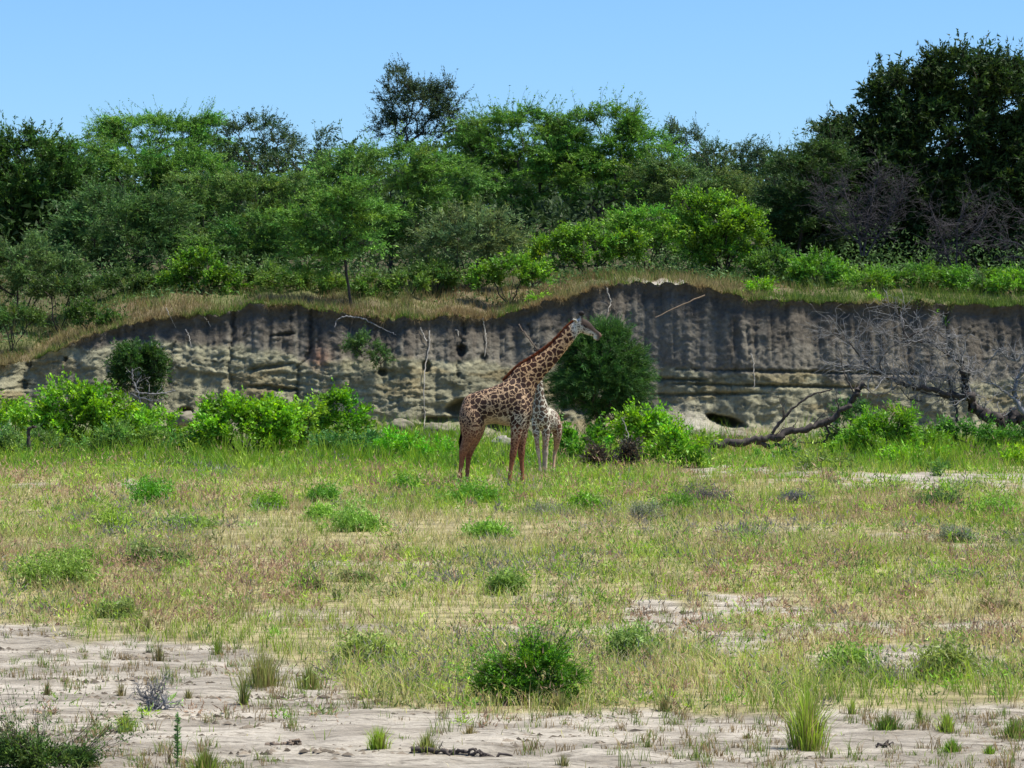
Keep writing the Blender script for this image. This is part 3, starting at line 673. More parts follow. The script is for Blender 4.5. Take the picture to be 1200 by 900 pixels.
plant('shrub', 'dark olive weed mound on the near side of the sandy strip', 'shrub', 1115, 76, [(1112, 568, 22, 12)], (.07, .13, .04), 'low', 223, stems=4, hub_frac=.3)
for i, (u, v, ru, rv, cl, lb) in enumerate([
    (655, 535, 12, 10, (.07, .15, .03), 'small dark herb clump between the two giraffes'),
    (460, 522, 26, 12, (.10, .26, .025), 'vivid green low herbs right of the blue green shrub'),
    (508, 528, 26, 9, (.12, .28, .03), 'vivid green low herbs left of the adult giraffe'),
    (240, 540, 20, 8, (.10, .17, .04), 'grey green herbs at the foot of the wide bushy shrub')]):
    plant('herb_clump', lb, 'herbs', u, 86, [(u, v, ru, rv)], cl, 'low', 240 + i, stems=3, hub_frac=.3)
for i, (u, v, ru, rv, dpt, z, cl, lb) in enumerate([
    (1022, 353, 8, 10, 109.5, 5.0, (.20, .34, .03), 'tiny lime green plant hanging over the bank edge on the right'),
    (1100, 378, 13, 7, 108.6, 4.3, (.11, .22, .03), 'small green plant clinging to the dark wall above the dead branches'),
    (1082, 368, 9, 6, 108.6, 4.7, (.09, .18, .03), 'smaller green plant clinging just left of another on the dark wall'),
    (628, 350, 9, 6, 112.5, 5.2, (.17, .33, .03), 'tiny bright bush alone on the dry grass slope of the bank top'),
    (425, 405, 18, 14, 107.8, 3.4, (.05, .09, .035), 'faint green plant rooted in the wall under the brink acacia'),
    (447, 420, 10, 12, 107.8, 3.0, (.05, .09, .035), 'small dark plant lower on the wall under the brink acacia')]):
    plant('wall_plant', lb, 'plant', u, dpt, [(u, v, ru, rv)], cl, 'low', 260 + i, stems=2, hub_frac=.3, z0=z, hang=.3, scale=.8)

# mid field herb clumps: u, v of foot, half width, height px, colour, label
HC = [
    (183, 590, 30, 32, (.11, .30, .03), 'rounded fresh green herb clump on the left of the field, before a dark hollow'),
    (150, 620, 34, 32, (.20, .31, .03), 'yellow flowered green herb clump left of the pale soft one'),
    (210, 622, 34, 20, (.15, .27, .04), 'pale soft green herb clump beside the yellow flowered one'),
    (185, 662, 32, 26, (.075, .12, .04), 'dark spiky olive clump in the left of the field'),
    (378, 612, 20, 26, (.16, .34, .03), 'lime green herb tuft left of the long green clump'),
    (430, 625, 34, 36, (.12, .28, .035), 'long green leafy clump in front of the adult giraffe, to its left'),
    (322, 600, 18, 20, (.17, .32, .03), 'small lime tuft behind the lime green herb tuft'),
    (375, 588, 18, 18, (.11, .26, .03), 'small green tuft behind the long green clump'),
    (470, 578, 24, 20, (.12, .27, .03), 'green herb clump just left of the adult giraffe hind feet'),
    (560, 590, 36, 24, (.12, .28, .03), 'green herbs below the belly of the adult giraffe'),
    (640, 604, 30, 14, (.13, .13, .12), 'grey purple dry herb clump before the front feet of the adult giraffe'),
    (688, 598, 20, 20, (.15, .31, .03), 'bright green herb tuft in front of the young giraffe, to its right'),
    (755, 610, 24, 18, (.13, .13, .125), 'grey purple dry herb clump right of the bright green herb tuft'),
    (790, 600, 22, 24, (.12, .25, .03), 'green herb clump in front of the bright drooping shrub'),
    (570, 630, 30, 22, (.13, .31, .03), 'fresh green herb clump in the middle of the field'),
    (1125, 635, 18, 18, (.10, .11, .12), 'blue grey dry herb clump on the right of the field'),
    (925, 590, 26, 14, (.12, .12, .115), 'grey herb clump right of centre in the field'),
    (1155, 610, 36, 26, (.13, .30, .03), 'bright green herb clump near the right border'),
    (1090, 596, 34, 22, (.085, .15, .04), 'dark olive herb clump behind the bright green one near the right border'),
    (830, 590, 26, 20, (.12, .11, .10), 'brownish dry herb clump below the start of the sand strip'),
    (592, 699, 20, 22, (.08, .17, .025), 'small dark leafy plant in the middle of the dry grass'),
    (365, 690, 16, 12, (.045, .03, .022), 'dark dry seed stalk clump left of centre in the dry grass'),
    (420, 682, 18, 10, (.06, .05, .03), 'dark low twiggy clump above the bare patch'),
    (1170, 716, 18, 14, (.06, .03, .02), 'dark red brown dry clump at the right of the dry grass'),
    (50, 690, 34, 40, (.14, .24, .035), 'tall green weedy clump at the left border above the sand'),
    (100, 665, 28, 22, (.12, .22, .03), 'mid green weedy clump above the tall one at the left border'),
    (745, 770, 30, 42, (.11, .20, .045), 'soft grey green herb clump right of the foreground bush'),
    (1000, 790, 26, 32, (.13, .24, .035), 'loose green herb clump behind the tall yellow green grass tuft'),
    (1110, 790, 30, 40, (.16, .20, .05), 'olive weedy clump at the right, behind the sand'),
    (430, 775, 26, 30, (.20, .26, .06), 'yellowish herb clump left of the foreground bush'),
    (1060, 700, 30, 16, (.24, .13, .09), 'pinkish seeding clump at the right of the field'),
    (135, 728, 18, 18, (.14, .18, .05), 'olive clump at the upper rim of the left sand flat'),
]
def herb(u, v, hw, hp, colr, label, seed, name='herb_clump', cat='herbs', group=None):
    rng = np.random.default_rng(seed); D = F * CH / (v - VH); k = D / F; x = (u - 600) * k
    z = float(ground_z(x, D)); rw, h = hw * k, hp * k * 1.15
    dry = colr[0] > colr[1] * .9
    if v > 600 and name == 'herb_clump': colr = tuple(.62 * a * 1.35 + .38 * b for a, b in zip(colr, (.27, .33, .085)))
    n = int(420 if D < 45 else 300); nl_ = rng.integers(3, 6); lc = rng.normal(0, .42, (nl_, 2)); lh_ = rng.uniform(.45, 1.15, nl_); li = rng.integers(0, nl_, n)
    r = np.abs(rng.normal(0, .62, n)).clip(0, 1.6) * rw; th = rng.uniform(0, 6.283, n)
    px = r * np.cos(th) * .7 + lc[li, 0] * rw; py = r * np.sin(th) * .5 + lc[li, 1] * rw * .7; pz = ground_z(x + px, D + py) - z - .02
    hh = h * rng.uniform(.35, 1.1, n) * np.clip(1 - .40 * (r / rw) ** 2, .25, 1) * lh_[li]
    out = np.stack([np.cos(th) * r / rw * .5 + rng.normal(0, .3, n), np.sin(th) * r / rw * .5 + rng.normal(0, .3, n), np.ones(n)], 1)
    tip = np.stack([px, py, pz], 1) + out * hh[:, None]
    P = np.stack([px, py, pz], 1)
    V, Fc, Cc = blades(P, hh, np.full(n, .010 + .00012 * D), rng.uniform(.2, .6, n), np.array(colr) * rng.uniform(.6, 1.2, (n, 1)), 1, rng)
    m = 9; t = rng.uniform(.25, 1.05, (n, m, 1)); Q = (P[:, None] + (tip - P)[:, None] * t + rng.normal(0, .02 + h * .03, (n, m, 3))).reshape(-1, 3)
    ll = (.05 + .0006 * D) * (.7 if dry else 1)
    cq = np.array(colr) * (rng.uniform(.65, 1.35, (n, 1, 1)) * rng.uniform(.8, 1.2, (n, m, 1))).reshape(-1, 1) * np.array([1, 1, 1.0])
    lv = leaves(Q, rng.normal(0, 1, Q.shape) + np.array([0, 0, .6]), ll * rng.uniform(.6, 1.3, len(Q)), ll * .3 * rng.uniform(.7, 1.3, len(Q)), cq, rng, False)
    root = thing(name, label, cat, (x, D, z), group)
    link('stems', mesh_np('stems', V, Fc, M_grass, Cc), root, 'stuff')
    v2, f2, c2 = lv
    link('foliage', mesh_np('foliage', v2, f2, M_broad, c2), root)
for i, h_ in enumerate(HC): herb(*h_, 300 + i)

# ------------------------------------------------------------------ foreground bush and grass tufts
plant('bush', 'dense dark green leafy bush on the sand edge in the foreground', 'bush', 618, 24.9,
      [(582, 799, 30, 22), (608, 800, 34, 22), (640, 792, 38, 30), (666, 802, 22, 20), (618, 811, 60, 13), (630, 770, 20, 18), (654, 776, 18, 20), (596, 784, 18, 16)], (.10, .20, .028), 'low', 400, stems=8, hub_frac=.3, scale=.27, dens=.95, r_tip=.003, vary=.55, z0=float(ground_z(.14, 24.9)), spikes=1.6)
plant('bush', 'low dark matted weedy bush filling the lower left corner', 'bush', 30, 20.75,
      [(4, 890, 34, 18), (38, 890, 36, 17), (70, 894, 34, 13), (98, 898, 18, 9), (20, 876, 14, 9)], (.060, .095, .032), 'low', 401, stems=8, hub_frac=.3, scale=.25, dens=2.6, r_tip=.003, vary=.6, z0=float(ground_z(-3.6, 20.75)), spikes=1.6)
def tuft(name, label, u, v, hw, hp, colr, n, seed, cat='grass tuft', wid=.0068, lean=.35, spread=.5, tipc=None, group=None):
    n = int(n * 1.5); rng = np.random.default_rng(seed); D = F * CH / (v - VH); k = D / F; x = (u - 600) * k; z = float(ground_z(x, D)) - .02
    rw, h = hw * k, hp * k
    r = np.abs(rng.normal(0, .5, n)).clip(0, 1.2) * rw * spread; th = rng.uniform(0, 6.283, n)
    P = np.stack([r * np.cos(th), r * np.sin(th) * .8, np.zeros(n)], 1)
    P[:, 2] = ground_z(x + P[:, 0], D + P[:, 1]) - z - .03
    hh = h * rng.uniform(.3, 1.15, n) * np.clip(1 - .35 * r / (rw * spread + 1e-6), .3, 1)
    C = np.array(colr) * rng.uniform(.55, 1.35, (n, 1)); dry = rng.uniform(0, 1, n) < .22; C[dry] = np.array([.34, .27, .13]) * rng.uniform(.6, 1.2, (dry.sum(), 1))
    V, Fc, Cc = blades(P, hh, rng.uniform(.6, 1.3, n) * wid, (.08 + .55 * np.minimum(r / (rw * spread + 1e-6), 1.2)) * rng.uniform(.3, 1.5, n), C, 2, rng, None if tipc is None else C * .4 + np.array(tipc) * .6, th + rng.normal(0, .6, n))
    o = thing(name, label, cat, (x, D, z), group, mesh_np(name, V, Fc, M_grass, Cc))
    return o
YG = (.36, .49, .07)
for i, a in enumerate([
    ('grass_tuft', 'tallest yellow green grass tuft, standing alone on the sand at lower right', 946, 877, 38, 84, YG, 560),
    ('grass_tuft', 'wispy straw and olive grass clump at the edge of the sand, left of centre', 308, 806, 60, 52, (.30, .32, .10), 420),
    ('grass_tuft', 'lower wispy olive grass clump right of the straw and olive one', 362, 806, 44, 34, (.28, .32, .09), 260),
    ('grass_tuft', 'spiky green grass tuft at the left end of the fallen black branch', 443, 880, 24, 34, YG, 260),
    ('grass_tuft', 'pale grass tuft between the spiky green tuft and the black branch', 500, 882, 24, 32, (.26, .30, .08), 200),
    ('grass_tuft', 'small bright grass tuft below the grey twig pile', 146, 858, 22, 28, YG, 160),
    ('grass_tuft', 'yellow green grass clump at the bottom border right of the thin upright stalk', 240, 908, 50, 34, (.20, .27, .05), 420),
    ('grass_tuft', 'dark based green grass clump on the sand at the right', 1040, 853, 44, 26, (.11, .19, .035), 420),
    ('grass_tuft', 'low bright grass clump right of the dark based one', 1110, 852, 24, 30, YG, 220),
    ('grass_tuft', 'round bright grass tuft on the lowest sand at the right', 1116, 881, 22, 24, (.18, .32, .04), 260),
    ('grass_tuft', 'small bright grass tuft near the lower right corner', 1160, 884, 16, 18, (.2, .33, .04), 150),
    ('grass_tuft', 'green grass clump cut by the right border above the corner', 1190, 858, 30, 30, (.17, .28, .045), 300),
    ('grass_tuft', 'upright lime grass tuft at the right rim of the tall tuft', 998, 832, 8, 26, YG, 60),
    ('grass_tuft', 'thin upright grass tuft before the dark based clump', 1078, 842, 6, 34, (.2, .3, .05), 40),
    ('grass_tuft', 'sparse reddish grass tuft on the sand left of the twig pile', 55, 815, 12, 24, (.25, .22, .08), 50),
    ('grass_tuft', 'small dry branching tuft in the middle of the left sand flat', 186, 775, 14, 26, (.24, .22, .10), 70),
    ('grass_tuft', 'little green tuft beside the small dry branching one', 255, 768, 16, 26, (.2, .3, .05), 90),
    ('grass_tuft', 'olive tuft straight below the little green one', 285, 826, 10, 46, (.2, .26, .06), 90),
    ('grass_tuft', 'short straw tuft on the sand right of the twig pile', 220, 820, 14, 16, (.28, .27, .1), 60),
    ('grass_tuft', 'dry curled tuft near the start of the bottom sand, left of the bush', 550, 862, 16, 18, (.3, .26, .1), 90),
    ('grass_tuft', 'pale weedy tuft in front of the foreground bush', 655, 832, 18, 30, (.24, .27, .09), 120),
    ('grass_tuft', 'pale weedy tuft at the left foot of the foreground bush', 585, 826, 18, 26, (.26, .28, .1), 120),
    ('grass_tuft', 'tiny pale tuft alone on the sand right of the foreground bush', 760, 874, 12, 18, (.24, .28, .1), 50),
    ('grass_tuft', 'curly rimmed straw tuft on the sand edge, right of the bush', 780, 832, 22, 26, (.28, .26, .1), 140),
    ('grass_tuft', 'flat brown and green patch of grass left of the tall tuft', 875, 862, 18, 10, (.2, .16, .07), 120),
    ('grass_tuft', 'thin reddish tuft at the rim of the left sand flat', 172, 742, 12, 24, (.22, .24, .08), 60),
    ('grass_tuft', 'small straw tuft above the twig pile', 142, 815, 12, 22, (.28, .24, .1), 50),
    ('grass_tuft', 'small dry tuft on the bottom sand near the middle', 660, 898, 16, 20, (.25, .25, .1), 70),
]): tuft(*a, 450 + i)
# upright thistle like stalk
def stalk(u, v, hp, label, seed):
    rng = np.random.default_rng(seed); D = F * CH / (v - VH); k = D / F; x = (u - 600) * k; h = hp * k
    root = thing('tall_weed', label, 'weed', (x, D, float(ground_z(x, D)) - .02))
    P = wobble(np.zeros(3), np.array([.01, 0, h]), 8, .05, rng); v_, f_ = tubes([(P, np.linspace(.009, .003, 8))], 5)
    link('stem', mesh_np('stem', v_, f_, M_broad, np.tile([.10, .17, .06], (len(v_), 1))), root)
    n = 150; t = rng.uniform(.12, 1, n); Q = np.stack([np.interp(t, np.linspace(0, 1, 8), P[:, i]) for i in range(3)], 1)
    d = rng.normal(0, 1, (n, 3)); d[:, 2] = np.abs(d[:, 2]) * .5
    v2, f2, c2 = leaves(Q, d, (1.1 - t * .6) * .055, np.full(n, .013), np.array([.13, .24, .07]) * rng.uniform(.7, 1.3, (n, 1)), rng, True)
    link('leaves', mesh_np('leaves', v2, f2, M_broad, c2), root)
stalk(207, 898, 62, 'thin upright green weed at the bottom border on the left', 500)

# ------------------------------------------------------------------ field of grass
rng = np.random.default_rng(7)
def field(n, y0, y1, hmin, hmax, w0, wk, lean, typ, seg, seed, p=1.0):
    rng = np.random.default_rng(seed)
    N = int(n * 1.18)
    a = rng.uniform(0, 1, N); y = y0 * (y1 / y0) ** a
    x = rng.uniform(-1, 1, N) * (y * .1825 + 5.5)
    # gather blades into small tussocks
    tus = rng.uniform(0, 1, N) < .7
    gx, gy = np.floor(x / .28), np.floor(y / .34)
    jx = (gx + .15 + .7 * _hash(gx, gy, gx * 0, seed)) * .28; jy = (gy + .15 + .7 * _hash(gx, gy, gx * 0 + 1, seed)) * .34
    x = np.where(tus, jx + rng.normal(0, .045, N), x); y = np.where(tus, jy + rng.normal(0, .045, N), y)
    tone = _hash(gx, gy, gx * 0 + 2, seed)
    B = bare(x, y)
    g1 = fbm(x * .22, y * .12, seed=90); g2 = fbm(x * .9, y * .5, seed=91); pk = fbm(x * .35, y * .2 + 9, seed=92)
    far = smooth((y - 58) / 22); v = VH + F * CH / y
    green = np.clip((g1 - .5) * 3.6 + (g2 - .5) * 2.2 + far * .55 + .30, -.3, 1.3)
    pink = smooth((pk - .52) / .12) * (1 - far * .5) * smooth((y - 28) / 8)
    edge_ = smooth((31 - y) / 4) * (x > -2.5)
    green = green + .5 * edge_
    if typ == 'dry': dens = np.clip(1 - green * .75, .12, 1)
    elif typ == 'green': dens = np.clip(green, .04, 1)
    elif typ == 'pink': dens = pink
    dens = dens * (1 - B * .975) * (.35 + 1.0 * smooth((fbm(x * .8, y * .55, seed=93) - .3) / .3))
    keep = rng.uniform(0, 1, N) < dens
    x, y, tone, g2, B, far, green = [q[keep] for q in (x, y, tone, g2, B, far, green)]
    n = len(x); z = ground_z(x, y) - .015
    hb = hmin + (hmax - hmin) * rng.uniform(0, 1, n) ** 1.5
    h = hb * (.55 + .75 * fbm(x * .5, y * .4, seed=94)) * (1 - .45 * B) * (.7 + .5 * tone) * (1 + .35 * far) * (1 + .5 * smooth((31 - y) / 4) * (1 - B))
    if typ == 'dry':
        C = np.array([.56, .505, .205]) * (1 - tone[:, None] * .9 * np.clip(green + .25, 0, 1)[:, None]) + np.array([.32, .36, .085]) * tone[:, None] * .9 * np.clip(green + .25, 0, 1)[:, None]
        w_ = rng.uniform(0, 1, n) < .18; C[w_] = np.array([.58, .53, .33]); w_ = rng.uniform(0, 1, n) < .14; C[w_] = np.array([.27, .18, .10]); w_ = rng.uniform(0, 1, n) < .22; C[w_] = np.array([.27, .36, .07])
        tip = C * .6 + np.array([.54, .43, .24]) * .4
    elif typ == 'green':
        C = np.array([.24, .34, .06]) * (1 - far[:, None]) + np.array([.17, .33, .04]) * far[:, None]
        w_ = tone > .72; C[w_] = np.array([.32, .42, .06]); w_ = tone < .15; C[w_] = np.array([.12, .20, .045]); tip = C * 1.15
    else:
        C = np.array([.36, .31, .14]) * np.ones((n, 1)); tip = np.array([.40, .24, .18]) * np.ones((n, 1))
    br = rng.uniform(.65, 1.3, (n, 1)); C = C * br; tip = tip * br
    P = np.stack([x, y, z], 1)
    return blades(P, h, (w0 + wk * y) * rng.uniform(.7, 1.3, n), rng.uniform(.05, lean, n), C, seg, rng, tip)
def stuff(name, parts, mat=None):
    v, f, c = join(parts) if isinstance(parts, list) else parts
    o = link(name, mesh_np(name, v, f, mat or M_grass, c), kind='stuff'); return o
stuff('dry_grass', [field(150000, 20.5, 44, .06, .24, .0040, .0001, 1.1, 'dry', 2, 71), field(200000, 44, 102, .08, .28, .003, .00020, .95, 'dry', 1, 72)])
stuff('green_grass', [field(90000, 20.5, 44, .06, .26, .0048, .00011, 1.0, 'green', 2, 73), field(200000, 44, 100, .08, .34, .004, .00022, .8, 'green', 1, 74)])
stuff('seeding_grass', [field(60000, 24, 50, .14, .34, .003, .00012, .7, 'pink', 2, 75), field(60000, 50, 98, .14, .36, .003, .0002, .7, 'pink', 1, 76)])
def tallgreen(n, seed):
    rng = np.random.default_rng(seed); y = rng.uniform(80, 106, n); x = rng.uniform(-25, 25, n); u = 600 + x * F / y
    b = fbm(x * .5, y * .4, seed=121); side = np.exp(-((u - 480) / 90) ** 2) * .35 + np.exp(-((u - 60) / 160) ** 2) * .12 + smooth((u - 840) / 100) * .15
    dens = smooth((b + side - .5) / .15) * (1 - bare(x, y)) * (1 - .9 * np.exp(-((u - 905) / 75) ** 2) * (y > 84)) * smooth((y - 80 + (b - .5) * 20) / 6)
    k = rng.uniform(0, 1, n) < dens; x, y, b, side = x[k], y[k], b[k], side[k]; m = len(x)
    gx, gy = np.floor(x / .5), np.floor(y / .6); tn = _hash(gx, gy, gx * 0, seed)
    x = x + (gx * .5 + .25 - x) * .45; h = rng.uniform(.2, .75, m) * (.45 + tn) * (.6 + .8 * b)
    C = np.where((tn < .3)[:, None], np.array([[.075, .15, .03]]), np.where((tn > .75)[:, None], np.array([[.22, .34, .04]]), np.array([[.13, .28, .03]]))) * rng.uniform(.65, 1.25, (m, 1))
    return blades(np.stack([x, y, ground_z(x, y) - .02], 1), h, rng.uniform(.02, .045, m), rng.uniform(.1, .9, m), C, 1, rng)
stuff('lush_grass', [tallgreen(110000, 120)])
PAL = np.array([[.18, .36, .04], [.31, .45, .05], [.20, .29, .06], [.19, .175, .15], [.34, .22, .14], [.42, .37, .16], [.12, .16, .05], [.25, .31, .09]])
def fieldherbs(n, seed):
    rng = np.random.default_rng(seed); N = n * 3; y = 23 * (100 / 23) ** rng.uniform(0, 1, N); x = rng.uniform(-1, 1, N) * (y * .1825 + 2)
    k = (rng.uniform(0, 1, N) < (1 - bare(x, y) * .93) * smooth((fbm(x * .5, y * .3, seed=seed + 1) - .34) / .2)); x, y = x[k][:n], y[k][:n]; m = len(x)
    far = smooth((y - 48) / 25); r1 = fbm(x * .3, y * .18, seed=seed + 2); r2 = rng.uniform(0, 1, m)
    idx = np.where(r2 < .25 + .45 * far, (rng.uniform(0, 1, m) < .5).astype(int), rng.integers(2, 8, m)); idx = np.where((r1 > .58) & (r2 > .35), 4, idx); idx = np.where((r1 < .42) & (r2 > .7), 3, idx)
    q = 42; R_ = rng.uniform(.08, .34, m) * (1 + .5 * far); H = R_ * rng.uniform(.6, 1.5, m)
    a = rng.normal(0, 1, (m, q, 3)); a /= np.linalg.norm(a, axis=2)[..., None]; a[..., 2] = np.abs(a[..., 2]); rr = rng.uniform(.2, 1, (m, q, 1)) ** .6
    wob = 1 + .5 * np.sin(np.arctan2(a[..., 1], a[..., 0]) * 2 + rng.uniform(0, 6, (m, 1)))
    P = np.stack([x, y, ground_z(x, y)], 1)[:, None] + a * rr * wob[..., None] * np.stack([R_, R_, H], 1)[:, None]
    L_ = (.022 + .0013 * y)[:, None] * rng.uniform(.6, 1.4, (m, q)); C = PAL[idx][:, None] * rng.uniform(.6, 1.35, (m, q, 1)) * rng.uniform(.75, 1.2, (m, 1, 1))
    return leaves(P.reshape(-1, 3), (a + rng.normal(0, .6, a.shape) + np.array([0, 0, .5])).reshape(-1, 3), L_.ravel(), L_.ravel() * .22, C.reshape(-1, 3), rng)
v, f, c = fieldherbs(4300, 130)
link('field_herbs', mesh_np('field_herbs', v, f, M_broad, c), kind='stuff')

# small plants scattered on the bare sand
def sparse(n, seed):
    rng = np.random.default_rng(seed); N = n * 6
    y = 20.5 * (38 / 20.5) ** rng.uniform(0, 1, N); x = rng.uniform(-1, 1, N) * (y * .1825 + 2); B = bare(x, y)
    k = (B > .5) & (fbm(x * 1.1, y * .8, seed=97) > .47); x, y = x[k][:n], y[k][:n]; m = len(x); q = 12
    X_ = np.repeat(x, q) + rng.normal(0, .03, m * q); Y_ = np.repeat(y, q) + rng.normal(0, .03, m * q)
    P = np.stack([X_, Y_, ground_z(X_, Y_) - .01], 1); s_ = np.repeat(rng.uniform(.03, .13, m) * np.where(rng.uniform(0, 1, m) < .1, 1.9, 1), q)
    C = np.repeat(np.where(rng.uniform(0, 1, (m, 1)) < .5, np.array([[.20, .26, .07]]), np.array([[.30, .22, .11]])), q, 0) * rng.uniform(.6, 1.2, (m * q, 1))
    return blades(P, s_ * rng.uniform(.5, 1.1, m * q), np.full(m * q, .006), rng.uniform(.2, .9, m * q), C, 2, rng)
stuff('sprouting_grass', [sparse(1700, 77)])

# crumbs of mud crust and litter on the sand
def crumbs(n, seed):
    rng = np.random.default_rng(seed); N = n * 3
    y = 20.5 * (46 / 20.5) ** rng.uniform(0, 1, N); x = rng.uniform(-1, 1, N) * (y * .1825 + 2)
    k = (bare(x, y) > .3) & (fbm(x * 1.0, y * 2.6, seed=98, o=3) > .50); x, y = x[k][:n], y[k][:n]; m = len(x)
    s_ = rng.uniform(.007, .026, m) * np.where(rng.uniform(0, 1, m) < .05, 2.0, 1); asp = rng.uniform(1, 4.0, m); th = rng.normal(0, .5, m)
    ang = np.arange(5) / 5 * 6.283
    rx = s_[:, None] * asp[:, None] * np.cos(ang)[None] * rng.uniform(.6, 1.2, (m, 5)); ry = s_[:, None] * np.sin(ang)[None] * rng.uniform(.6, 1.2, (m, 5))
    bx = x[:, None] + rx * np.cos(th)[:, None] - ry * np.sin(th)[:, None]; by = y[:, None] + rx * np.sin(th)[:, None] + ry * np.cos(th)[:, None]
    z0 = ground_z(x, y)[:, None]
    V = np.concatenate([np.stack([bx, by, np.repeat(z0, 5, 1) - .02], 2), np.stack([x, y, z0[:, 0] + s_ * rng.uniform(.12, .45, m)], 1)[:, None]], 1).reshape(-1, 3)
    i = np.arange(m)[:, None, None] * 6; f = np.array([[j, (j + 1) % 5, 5] for j in range(5)])[None] + i
    C = np.repeat(np.array([.15, .125, .095]) * rng.uniform(.3, 1.5, (m, 1)), 6, 0)
    return V, [f.reshape(-1, 3)], C
M_crumb = attr_mat('mud_crumbs', .95, 60, .2, .3, 90)
stuff('mud_crumbs', [crumbs(9000, 78)], M_crumb)

# dry grass of the bank top, and the fringe over the edge
def bankgrass(n, seed, typ):
    rng = np.random.default_rng(seed); x = rng.uniform(-26, 26, n); r = rng.uniform(0, 1, n) ** 1.7 * 13 - .12
    ly = np.interp(x, cx, Yf[-1]); y = ly + r
    g = fbm(x * .35, y * .5, seed=83) + .22 * smooth((x - 8) / 4) + .10 * smooth((-12 - x) / 3) * smooth((r - 1) / 3); g = g - .10 * np.exp(-((x - 7.2) / 1.8) ** 2)
    crest_ = np.exp(-(((x - 5.6) / 1.7) ** 2)) * smooth((4 - r) / 2)
    dens = (smooth((g - .44) / .16) if typ == 'green' else 1 - smooth((g - .5) / .16)) * (1 - .93 * crest_) * (.4 + .9 * smooth((fbm(x * 1.1, y * 1.1, seed=84) - .35) / .25))
    k = rng.uniform(0, 1, n) < dens; x, y, r = x[k], y[k], r[k]; m = len(x)
    z = np.where(r < .25, edge_z(x) - .02, plateau_z(x, y) - .03)
    h = rng.uniform(.12, .46, m) * (.35 + 1.3 * fbm(x * .9, y * .9, seed=85)) * np.where(r < .3, .6, 1)
    if typ == 'green': C = np.where(rng.uniform(0, 1, (m, 1)) < .6, np.array([[.085, .15, .032]]), np.array([[.16, .22, .045]]))
    else:
        o_ = smooth((fbm(x * .8, y * .8 + 4, seed=86) - .5) / .12)[:, None]
        o_ = o_ * .6; C = np.array([.26, .225, .10]) * (1 - o_) + np.array([.23, .145, .075]) * o_
    C = C * rng.uniform(.6, 1.25, (m, 1))
    return blades(np.stack([x, y, z], 1), h, rng.uniform(.02, .04, m), rng.uniform(.1, .8, m), C, 1, rng)
stuff('bank_grass', [bankgrass(85000, 87, 'dry'), bankgrass(80000, 88, 'green')])
def fringe(seed):
    rng = np.random.default_rng(seed); n = 16000; x = rng.uniform(-26, 26, n); y = np.interp(x, cx, Yf[-1]) - rng.uniform(-.1, .05, n)
    k = (vnoise(x * 1.4, x * 0, seed=89) > .45) & (rng.uniform(0, 1, n) > .9 * np.exp(-(((x - 5.4) / 2.2) ** 2))); x, y = x[k], y[k]; m = len(x)
    P = np.stack([x, y, edge_z(x) + .02], 1); D = np.stack([rng.normal(0, .3, m), -rng.uniform(.2, .6, m), -rng.uniform(-.3, 1, m)], 1)
    g = (x > 9)[:, None] & (rng.uniform(0, 1, (m, 1)) < .6)
    C = np.where(g, np.array([[.12, .20, .04]]), np.array([[.30, .235, .13]])) * rng.uniform(.4, 1.2, (m, 1))
    return leaves(P, D, rng.uniform(.05, .30, m) * (.25 + 1.1 * smooth((vnoise(x * 2.2, x * 0 + 3, seed=95) - .3) / .5)), rng.uniform(.012, .026, m), C, rng, False)
v, f, c = fringe(91)
link('overhanging_grass', mesh_np('overhanging_grass', v, f, M_grass, c), kind='stuff')

# ------------------------------------------------------------------ giraffes
def loft(P, A, Bv, lat, n=20, upfix=None):
    """closed elliptical loft: half width A along lat, half thickness B across"""
    P = np.asarray(P, float); T = np.gradient(P, axis=0); T /= np.linalg.norm(T, axis=1)[:, None]
    lat = np.asarray(lat, float)
    if lat.ndim == 1: lat = np.tile(lat, (len(P), 1))
    Nn = np.cross(T, lat) if upfix is None else np.tile(np.asarray(upfix, float), (len(P), 1)); Nn /= np.linalg.norm(Nn, axis=1)[:, None]
    th = np.arange(n) / n * 2 * math.pi
    R = P[:, None] + lat[:, None] * np.cos(th)[None, :, None] * np.asarray(A)[:, None, None] + Nn[:, None] * np.sin(th)[None, :, None] * np.asarray(Bv)[:, None, None]
    V = [tuple(p) for p in R.reshape(-1, 3)]; m = len(P); Fc = []
    for i in range(m - 1):
        for j in range(n):
            j2 = (j + 1) % n; Fc.append((i * n + j, i * n + j2, (i + 1) * n + j2, (i + 1) * n + j))
    V.append(tuple(P[0])); V.append(tuple(P[-1])); a, b = len(V) - 2, len(V) - 1
    for j in range(n):
        j2 = (j + 1) % n; Fc.append((a, j2, j)); Fc.append((b, (m - 1) * n + j, (m - 1) * n + j2))
    return V, Fc

def refine(P, A, B, k=4):
    """resample stations smoothly (Catmull-Rom)"""
    Q = np.column_stack([np.asarray(P, float), A, B]); n = len(Q)
    E_ = np.vstack([2 * Q[0] - Q[1], Q, 2 * Q[-1] - Q[-2]]); out = []
    for i in range(n - 1):
        p0, p1, p2, p3 = E_[i], E_[i + 1], E_[i + 2], E_[i + 3]
        for t in np.arange(k) / k:
            out.append(.5 * ((2 * p1) + (-p0 + p2) * t + (2 * p0 - 5 * p1 + 4 * p2 - p3) * t * t + (-p0 + 3 * p1 - 3 * p2 + p3) * t ** 3))
    out.append(Q[-1]); out = np.array(out)
    return out[:, :3], np.maximum(out[:, 3], .008), np.maximum(out[:, 4], .008)

